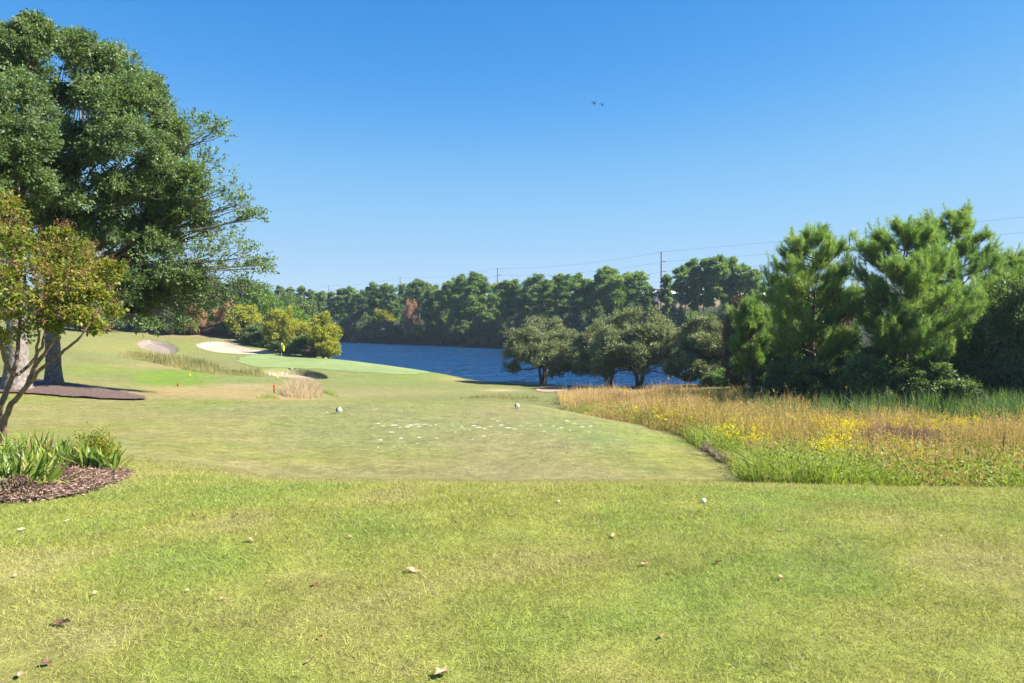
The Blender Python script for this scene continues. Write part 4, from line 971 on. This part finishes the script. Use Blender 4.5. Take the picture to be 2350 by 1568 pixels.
# sand filled divots
dv = flat('divot_sand', (.43, .41, .34), .95, noise=.12, scale=60)
DM = []
for k in range(6):
    a = np.linspace(0, 2*math.pi, 15)[:-1]; rr = .5*(1+.45*(rng.random(14)-.5)); ring = np.column_stack([np.cos(a)*rr, np.sin(a)*rr, np.zeros(14)]); ring2 = ring*.55; ring2[:, 2] = .012
    V = np.vstack([ring-[0, 0, .02], ring2, [[0, 0, .016]]]); Q = [(i, (i+1) % 14, 14+(i+1) % 14, 14+i) for i in range(14)]; T3 = [(14+i, 14+(i+1) % 14, 28) for i in range(14)]
    o = mk('divot', V, Q, T3, mats=(dv,), smooth=True); DM.append(o.data); bpy.data.objects.remove(o)
DV = [(868,972,20),(880,977,10),(905,976,26),(918,981,14),(935,980,24),(942,976,22),(955,974,24),(962,979,18),(975,974,22),(988,977,14),(1000,975,10),(898,992,22),(872,1010,18),(920,1006,16),(962,1004,20),(1002,1006,14),
 (1060,980,16),(1078,987,12),(1088,977,22),(1098,981,20),(1112,984,16),(1125,979,14),(1110,1001,16),(1150,976,26),(1165,982,22),(1180,985,16),(1195,977,14),(1142,966,14),(1210,985,12),(1240,976,16),(1248,990,12),(1270,978,18),(1288,982,14),(1300,966,18),(1318,972,12),
 (1335,980,22),(1355,978,22),(1352,992,16),(1308,988,10),(1176,1017,12),(1085,1008,10),(855,984,10),(905,1026,8),(930,1022,8),(868,1027,10),(958,1018,10),(750,946,14),(740,950,8),(1040,978,10),(1045,992,8)]
for (px, py, w) in DV:
    q = hit(px, py, 11, 27); o = bpy.data.objects.new('divot', DM[rng.integers(0, 6)]); COL.objects.link(o); o.location = q+[0, 0, .004]
    sx = w/F*q[1]; o.scale = (sx*rng.uniform(.5, .8), sx*rng.uniform(.25, .6), .25); o.rotation_euler = (0, 0, rng.uniform(-.4, .4))
    tag(o, 'small patch of white sand filling a divot on the near tee', 'divot', 'white sand divots on the near tee')
# golf balls / white specks
for (px, py, lb) in [(1615, 1155, 'tiny white speck of a ball on the lawn near the mauve brush'), (650, 841, 'white golf ball on the putting green')]:
    q = hit(px, py, 6 if py > 1000 else 97, 130); import bmesh
    bm = bmesh.new(); bmesh.ops.create_icosphere(bm, subdivisions=3, radius=.0214 if py > 1000 else .03)
    for v in bm.verts: v.co *= 1-.02*abs(math.sin(v.co.x*400)*math.sin(v.co.y*400)*math.sin(v.co.z*400))
    me = bpy.data.meshes.new('golf_ball'); bm.to_mesh(me); bm.free(); me.materials.append(paint_w)
    o = bpy.data.objects.new('golf_ball', me); COL.objects.link(o); o.location = q+[0, 0, .022]; tag(o, lb, 'golf ball')

# ------------------------------------------------------------------ fallen leaves
fl_m = [flat('leaf_tan', (.34, .21, .11), .7, noise=.2, scale=60), flat('leaf_darkbrown', (.09, .045, .025), .7, noise=.3, scale=60), flat('leaf_pink', (.38, .22, .14), .7, noise=.2, scale=60), flat('leaf_redbrown', (.17, .035, .025), .6, noise=.2, scale=60), flat('leaf_pale', (.40, .32, .21), .7, noise=.2, scale=60)]
def leaf_mesh(k, mat):
    a = np.linspace(-math.pi, math.pi, 23)[:-1]; lob = 1-.28*np.abs(np.sin(a*2.5))**.8 if k % 2 else 1-.35*np.abs(np.sin(a))
    rr = .5*lob*(1+.12*rng.normal(size=22)); x = np.cos(a)*rr; y = np.sin(a)*rr*(.8 if k % 2 else .62)
    V = []
    for s in (1, .5):
        zz = (.55*(y*s)**2*2+.25*(x*s)**2+.05*np.sin(x*s*9)); V += list(np.column_stack([x*s, y*s, zz+.10*rng.random()]))
    V.append((0, 0, .02)); n = 22
    Q = [(i, (i+1) % n, n+(i+1) % n, n+i) for i in range(n)]; T3 = [(n+i, n+(i+1) % n, 2*n) for i in range(n)]
    m = len(V); V += [(-.5, -.012, .06), (-.5, .012, .06), (-.85, 0, .16)]; T3.append((m, m+1, m+2))
    o = mk('fallen_leaf', V, Q, T3, mats=(mat,)); return o
FL = [(144,1438,32,1,'dark curled brown leaf lying at the lower left of the lawn'),(107,1530,20,1,'dark brown leaf half sunk in the bottom left grass'),(46,1557,20,2,'pinkish leaf in the bottom left corner'),
 (50,1220,13,4,'pale round leaf near the left edge below the iris bed'),(35,1326,12,4,'pale small leaf by the left edge of the lawn'),(155,1200,9,4,'tiny pale leaf just below the mulch'),
 (575,1245,24,0,'tan leaf on the left lawn, well below the iris bed'),(447,1186,14,0,'small tan leaf in a dark grass patch'),(472,1187,11,1,'small dark leaf beside the tan one in the dark grass patch'),(541,1187,12,1,'small dark flat leaf right of the dark grass patch'),
 (519,1280,9,1,'tiny black leaf below the tan leaf'),(725,1346,15,3,'dark red brown leaf in the middle left of the lawn'),(947,1315,26,2,'large pinkish leaf left of the middle of the lawn'),(737,1468,11,3,'small upright red brown leaf in the lower lawn'),
 (710,1525,16,0,'tan leaf near the bottom edge, left of the middle'),(1015,1555,32,2,'largest pinkish leaf at the bottom edge near the middle'),(617,1340,9,2,'faint pink leaf left of the dark red brown leaf'),(430,1360,8,4,'tiny pale leaf in the left part of the lawn'),
 (1044,1204,11,1,'tiny dark leaf near the top middle of the lawn'),(803,1237,11,0,'small tan leaf above and left of the large pinkish leaf'),(1408,1236,20,0,'tan curled leaf right of the middle of the upper lawn'),(1359,1191,8,1,'tiny black leaf above the tan curled leaf'),
 (1480,1300,18,2,'pink leaf stuck in grass right of the middle'),(1648,1295,14,3,'brown curled leaf in the right part of the lawn'),(1793,1221,12,0,'small tan leaf in the upper right lawn'),(1793,1331,12,2,'orange pink leaf in the right lawn'),
 (1520,1467,18,2,'pink brown leaf standing on edge in the lower right lawn'),(218,1368,11,2,'orange leaf in the left part of the lawn'),(512,1380,12,2,'faint pinkish leaf in the lower left middle'),(455,1385,9,1,'tiny dark leaf next to the faint pinkish one'),
 (1302,1042,9,1,'dark little clump on the near tee right of the divots'),(1282,1155,9,4,'pale leaf near the lawn edge in the middle'),(38,1211,8,1,'tiny black leaf near the mulch at the left edge')]
for i, (px, py, w, c, lb) in enumerate(FL):
    o = leaf_mesh(i, fl_m[c]); q = hit(px, py, 3, 25); s = w/F*q[1]*1.35
    o.location = q+[0, 0, .016]; o.scale = (s, s, s); o.rotation_euler = (rng.uniform(-.3, .3), rng.uniform(-.3, .3), rng.uniform(0, 6.28)); tag(o, lb, 'leaf', 'fallen leaves on the lawn')

# ------------------------------------------------------------------ iris bed
L_iris = leafmat('iris_leaf', [(.07, .15, .025), (.20, .29, .05), (.38, .41, .09)], .4, .5, .4, (1.1, 1.1, .6))
L_dead = leafmat('dead_iris_leaf', [(.34, .24, .09), (.46, .36, .16)], .8, .3, .1, (1, 1, 1))
def iris(px, py, hpx, n, label):
    q = hit(px, py, 5, 12); root = empty('iris_plant', q); tag(root, label, 'iris', 'irises in the mulch bed')
    hh = hpx/F*q[1]; az = rng.uniform(-.5, .5); V = []; Q = []; T3 = []; tt3 = []; ttq = []; mq = []; m3 = []
    for i in range(n):
        a = (i-(n-1)/2)/n*1.7+rng.normal()*.12; h = hh*rng.uniform(.65, 1.05); w = rng.uniform(.014, .026)
        dx = math.sin(a)*h; dz = math.cos(a)*h; dy = rng.normal()*.14*h; b = np.array([a*.05, rng.normal()*.02, .02]); seg = 6; k0 = len(V)
        fd = rng.random() < .18; tn = rng.random(); dead = rng.random() < .07
        aa = rng.normal(.75, .4); ax = np.array([math.cos(aa), math.sin(aa), 0])*1.25
        for s in range(seg+1):
            t = s/seg; p = b+np.array([dx*t+.12*dx*t*t, dy*t*t, dz*t*(1-.10*t)]) if not fd else b+np.array([dx*t*1.4, dy*t, dz*(t-.75*t*t*1.1)])
            ww = w*(1 if t < .6 else (1-(t-.6)/.4)*1.0+.02)*(.75+.5*t if t < .5 else 1)
            V += [p-ax*ww/2, p+ax*ww/2]
            if s: Q.append((k0+2*s-2, k0+2*s-1, k0+2*s+1, k0+2*s)); ttq.append(tn); mq.append(1 if dead else 0)
    mk('leaves', V, Q, mats=(L_iris, L_dead), parent=root, tint=ttq, mi=mq)
k = 0
front = [(262,1088,70),(244,1086,80),(222,1086,72),(196,1086,88),(178,1084,78),(158,1085,80),(138,1082,86),(118,1083,72),(100,1085,80)]
for i, (px, py, h) in enumerate(front): iris(px, py, h, 15, f'{ordn[i]} iris fan from the right along the back of the bare mulch')
low = [(118,1120,88),(100,1124,96),(82,1122,80),(64,1128,104),(44,1126,92),(28,1130,98),(8,1128,90),(-14,1130,90)]
for i, (px, py, h) in enumerate(low): iris(px, py, h, 15, f'{ordn[i]} iris fan from the right in the front row of the bed')
back = [(132,1062,72),(106,1064,80),(80,1062,88),(58,1064,80),(36,1060,84),(150,1064,66),(12,1066,78),(-10,1070,76)]
for i, (px, py, h) in enumerate(back): iris(px, py, h, 14, f'{["rightmost but one","third","fourth","fifth","sixth","rightmost","seventh","last"][i]} darker iris fan in the back row against the lawn')
mid = [(70,1098,78),(30,1098,84),(50,1092,80),(90,1096,76),(5,1100,80),(-20,1098,80)]
for i, (px, py, h) in enumerate(mid): iris(px, py, h, 14, f'{["second","fifth","third","first","sixth","last"][i]} iris fan from the right in the middle of the clump')
def bedshrub(px, py, rpx, hpx, mat, label, n=900, name='shrub', L=.03):
    q = hit(px, py, 5, 12); root = empty(name, q); tag(root, label, 'shrub'); r = rpx/F*q[1]; h = hpx/F*q[1]
    u = nrm(rand_unit(n)+[0, 0, .3]); u[:, 2] = np.abs(u[:, 2]); O = u*[r, r, h]*rng.uniform(.3, .95, (n, 1))*(.62+.75*vnoise(np.arctan2(u[:, 1], u[:, 0])*1.6+9, u[:, 2]*3, 91))[:, None]; D = nrm(u+rand_unit(n)*.6+[0, 0, .3])
    v, f, t = leaves(O, D, .10, 6, L, L*.42, fwd=.45, up=.4, jitter=.008); tv, tf = twigs(O, D, .12, .0015)
    crown_obj(root, (v, f, t), (tv, tf), (mat, bark_dark), 'crown')
    tb = Tubes()
    for j in range(9): tb.add(bez([0, 0, -.02], O[j*20]*.9, 5, jit=.01), np.linspace(.007, .003, 5), 5)
    tb.build('stems', bark_dark, root)
L_nand = leafmat('bed_shrub_leaf', [(.07, .12, .015), (.22, .26, .03), (.42, .34, .05)], .5, .4, .3)
bedshrub(222, 1068, 46, 74, L_nand, 'feathery yellow green shrub at the right end of the iris bed', 850, L=.034)
bedshrub(20, 1092, 60, 60, L_bright, 'low bright green leafy plant among the irises at the left', 700, L=.032)
bedshrub(40, 1134, 40, 24, L_brown, 'low tangle of tan dry leaves at the front of the iris bed', 350, L=.035)
bedshrub(142, 1106, 18, 24, L_purple, 'small dark maroon plant in the bare mulch', 240, L=.02)

# ------------------------------------------------------------------ birds
def bird(px, py, Y, s, label, flap):
    p = W(px, py, Y); root = empty('bird', p); tag(root, label, 'bird', 'birds in the sky')
    N = 9; V = []; Q = []
    rad = np.array([.01, .05, .08, .09, .085, .06, .045, .05, .01])*s; xs = np.linspace(-.5, .5, N)*s
    for i in range(N):
        for a in np.arange(8)/8*2*math.pi: V.append((xs[i], math.cos(a)*rad[i], math.sin(a)*rad[i]*.9))
    for i in range(N-1):
        for j in range(8): Q.append((i*8+j, i*8+(j+1) % 8, i*8+8+(j+1) % 8, i*8+8+j))
    black = flat('feather_black', (.012, .012, .014), .6)
    # wings joined to the same continuous body mesh
    for sgn in (-1, 1):
        n0 = len(V); spn = [0, .35, .7, 1.0]; 
        for k, u in enumerate(spn):
            y = sgn*u*s*1.0*math.cos(flap); z = u*s*math.sin(flap)+.03*s; ch = [.34, .36, .28, .06][k]*s; th = .02*s*(1-u*.7)
            V += [(-ch*.5-.08*u*s, y, z), (0-.08*u*s, y, z+th), (ch*.5-.08*u*s, y, z), (0-.08*u*s, y, z-th)]
        for k in range(3):
            for j in range(4): Q.append((n0+k*4+j, n0+k*4+(j+1) % 4, n0+k*4+4+(j+1) % 4, n0+k*4+4+j))
    o = mk('body', V, Q, mats=(black,), parent=root, smooth=True); root.rotation_euler = (R(-20), R(15), R(115))
bird(1365, 239, 150, .8, 'larger black bird at the left of the three in the sky', R(55))
bird(1383, 242, 160, .7, 'black bird in the middle of the three in the sky', R(55))
bird(1401, 244, 420, .5, 'tiny distant black bird at the right of the three in the sky', R(40))

# ------------------------------------------------------------------ camera, light, sky
cam = bpy.data.cameras.new('camera'); co = bpy.data.objects.new('camera', cam); COL.objects.link(co)
cam.lens = 28; cam.sensor_width = 36; cam.sensor_fit = 'HORIZONTAL'; cam.clip_start = .05; cam.clip_end = 20000
cam.shift_y = -(784-HZ)/2350
co.location = (0, 0, EYE); co.rotation_euler = (R(90), 0, 0); sc.camera = co
EL = 42; AZ = 97   # azimuth from +Y towards +X
sd = Vector((math.sin(R(AZ))*math.cos(R(EL)), math.cos(R(AZ))*math.cos(R(EL)), math.sin(R(EL))))
sun = bpy.data.lights.new('sun', 'SUN'); sun.energy = 4.8; sun.angle = R(.53); sun.color = (1, .93, .82)
so = bpy.data.objects.new('sun', sun); COL.objects.link(so); so.location = (40, 40, 60); so.rotation_euler = sd.to_track_quat('Z', 'Y').to_euler()
w = bpy.data.worlds.new('World'); sc.world = w; w.use_nodes = True; nt = w.node_tree
sky = nt.nodes.new('ShaderNodeTexSky'); sky.sky_type = 'NISHITA'; sky.sun_disc = False; sky.sun_elevation = R(EL); sky.sun_rotation = R(AZ)
sky.air_density = .6; sky.dust_density = 0; sky.ozone_density = 3.0; sky.altitude = 10
bgn = nt.nodes["Background"]
def vm(op, a, v):
    n = nt.nodes.new('ShaderNodeVectorMath'); n.operation = op; nt.links.new(a, n.inputs[0]); n.inputs[1].default_value = v; return n.outputs[0]
# grade of the clear sky: deeper blue overhead, gentle pale blue at the horizon
cv = nt.nodes.new('ShaderNodeRGBCurve'); cm = cv.mapping; cm.use_clip = False; cm.extend = 'HORIZONTAL'
for ch, pts in enumerate([[(0, 0), (.081, .0165), (.163, .072), (.278, .112), (.363, .13), (1, .2)], [(0, 0), (.151, .093), (.284, .165), (.444, .192), (.536, .202), (1, .25)], [(0, 0), (.303, .240), (.493, .276), (.642, .279), (.684, .279), (1, .28)]]):
    c_ = cm.curves[ch]; c_.points[0].location = pts[0]; c_.points[-1].location = pts[-1]
    for p_ in pts[1:-1]: c_.points.new(*p_)
cm.update()
nt.links.new(vm('MULTIPLY', sky.outputs[0], (.1, .1, .1)), cv.inputs['Color'])
nt.links.new(vm('MULTIPLY', cv.outputs[0], (10, 10, 10)), bgn.inputs[0]); bgn.inputs[1].default_value = .1
sc.view_settings.view_transform = 'Standard'; sc.view_settings.look = 'None'; sc.view_settings.exposure = 1.75; sc.view_settings.gamma = 1
cy = sc.cycles; cy.max_bounces = 6; cy.diffuse_bounces = 4; cy.glossy_bounces = 2; cy.transmission_bounces = 3; cy.transparent_max_bounces = 4
cy.use_denoising = True; cy.sample_clamp_indirect = 4; cy.caustics_reflective = False; cy.caustics_refractive = False

def haze():
    m = bpy.data.materials.new('haze_air'); m.use_nodes = True; nt = m.node_tree; nt.nodes.clear()
    out = nt.nodes.new('ShaderNodeOutputMaterial'); v = nt.nodes.new('ShaderNodeVolumePrincipled')
    v.inputs['Color'].default_value = (.62, .78, .95, 1); v.inputs['Density'].default_value = HAZE; v.inputs['Anisotropy'].default_value = .2
    nt.links.new(v.outputs[0], out.inputs['Volume'])
    b = []; V = []; Q = []; box(V, Q, -1600, 1600, -1600, 1600, -12, 42)
    o = mk('haze', V, Q, mats=(m,)); tag(o, 'thin blue air between the camera and the far shore', None, None, 'stuff')
HAZE = .00022
haze()
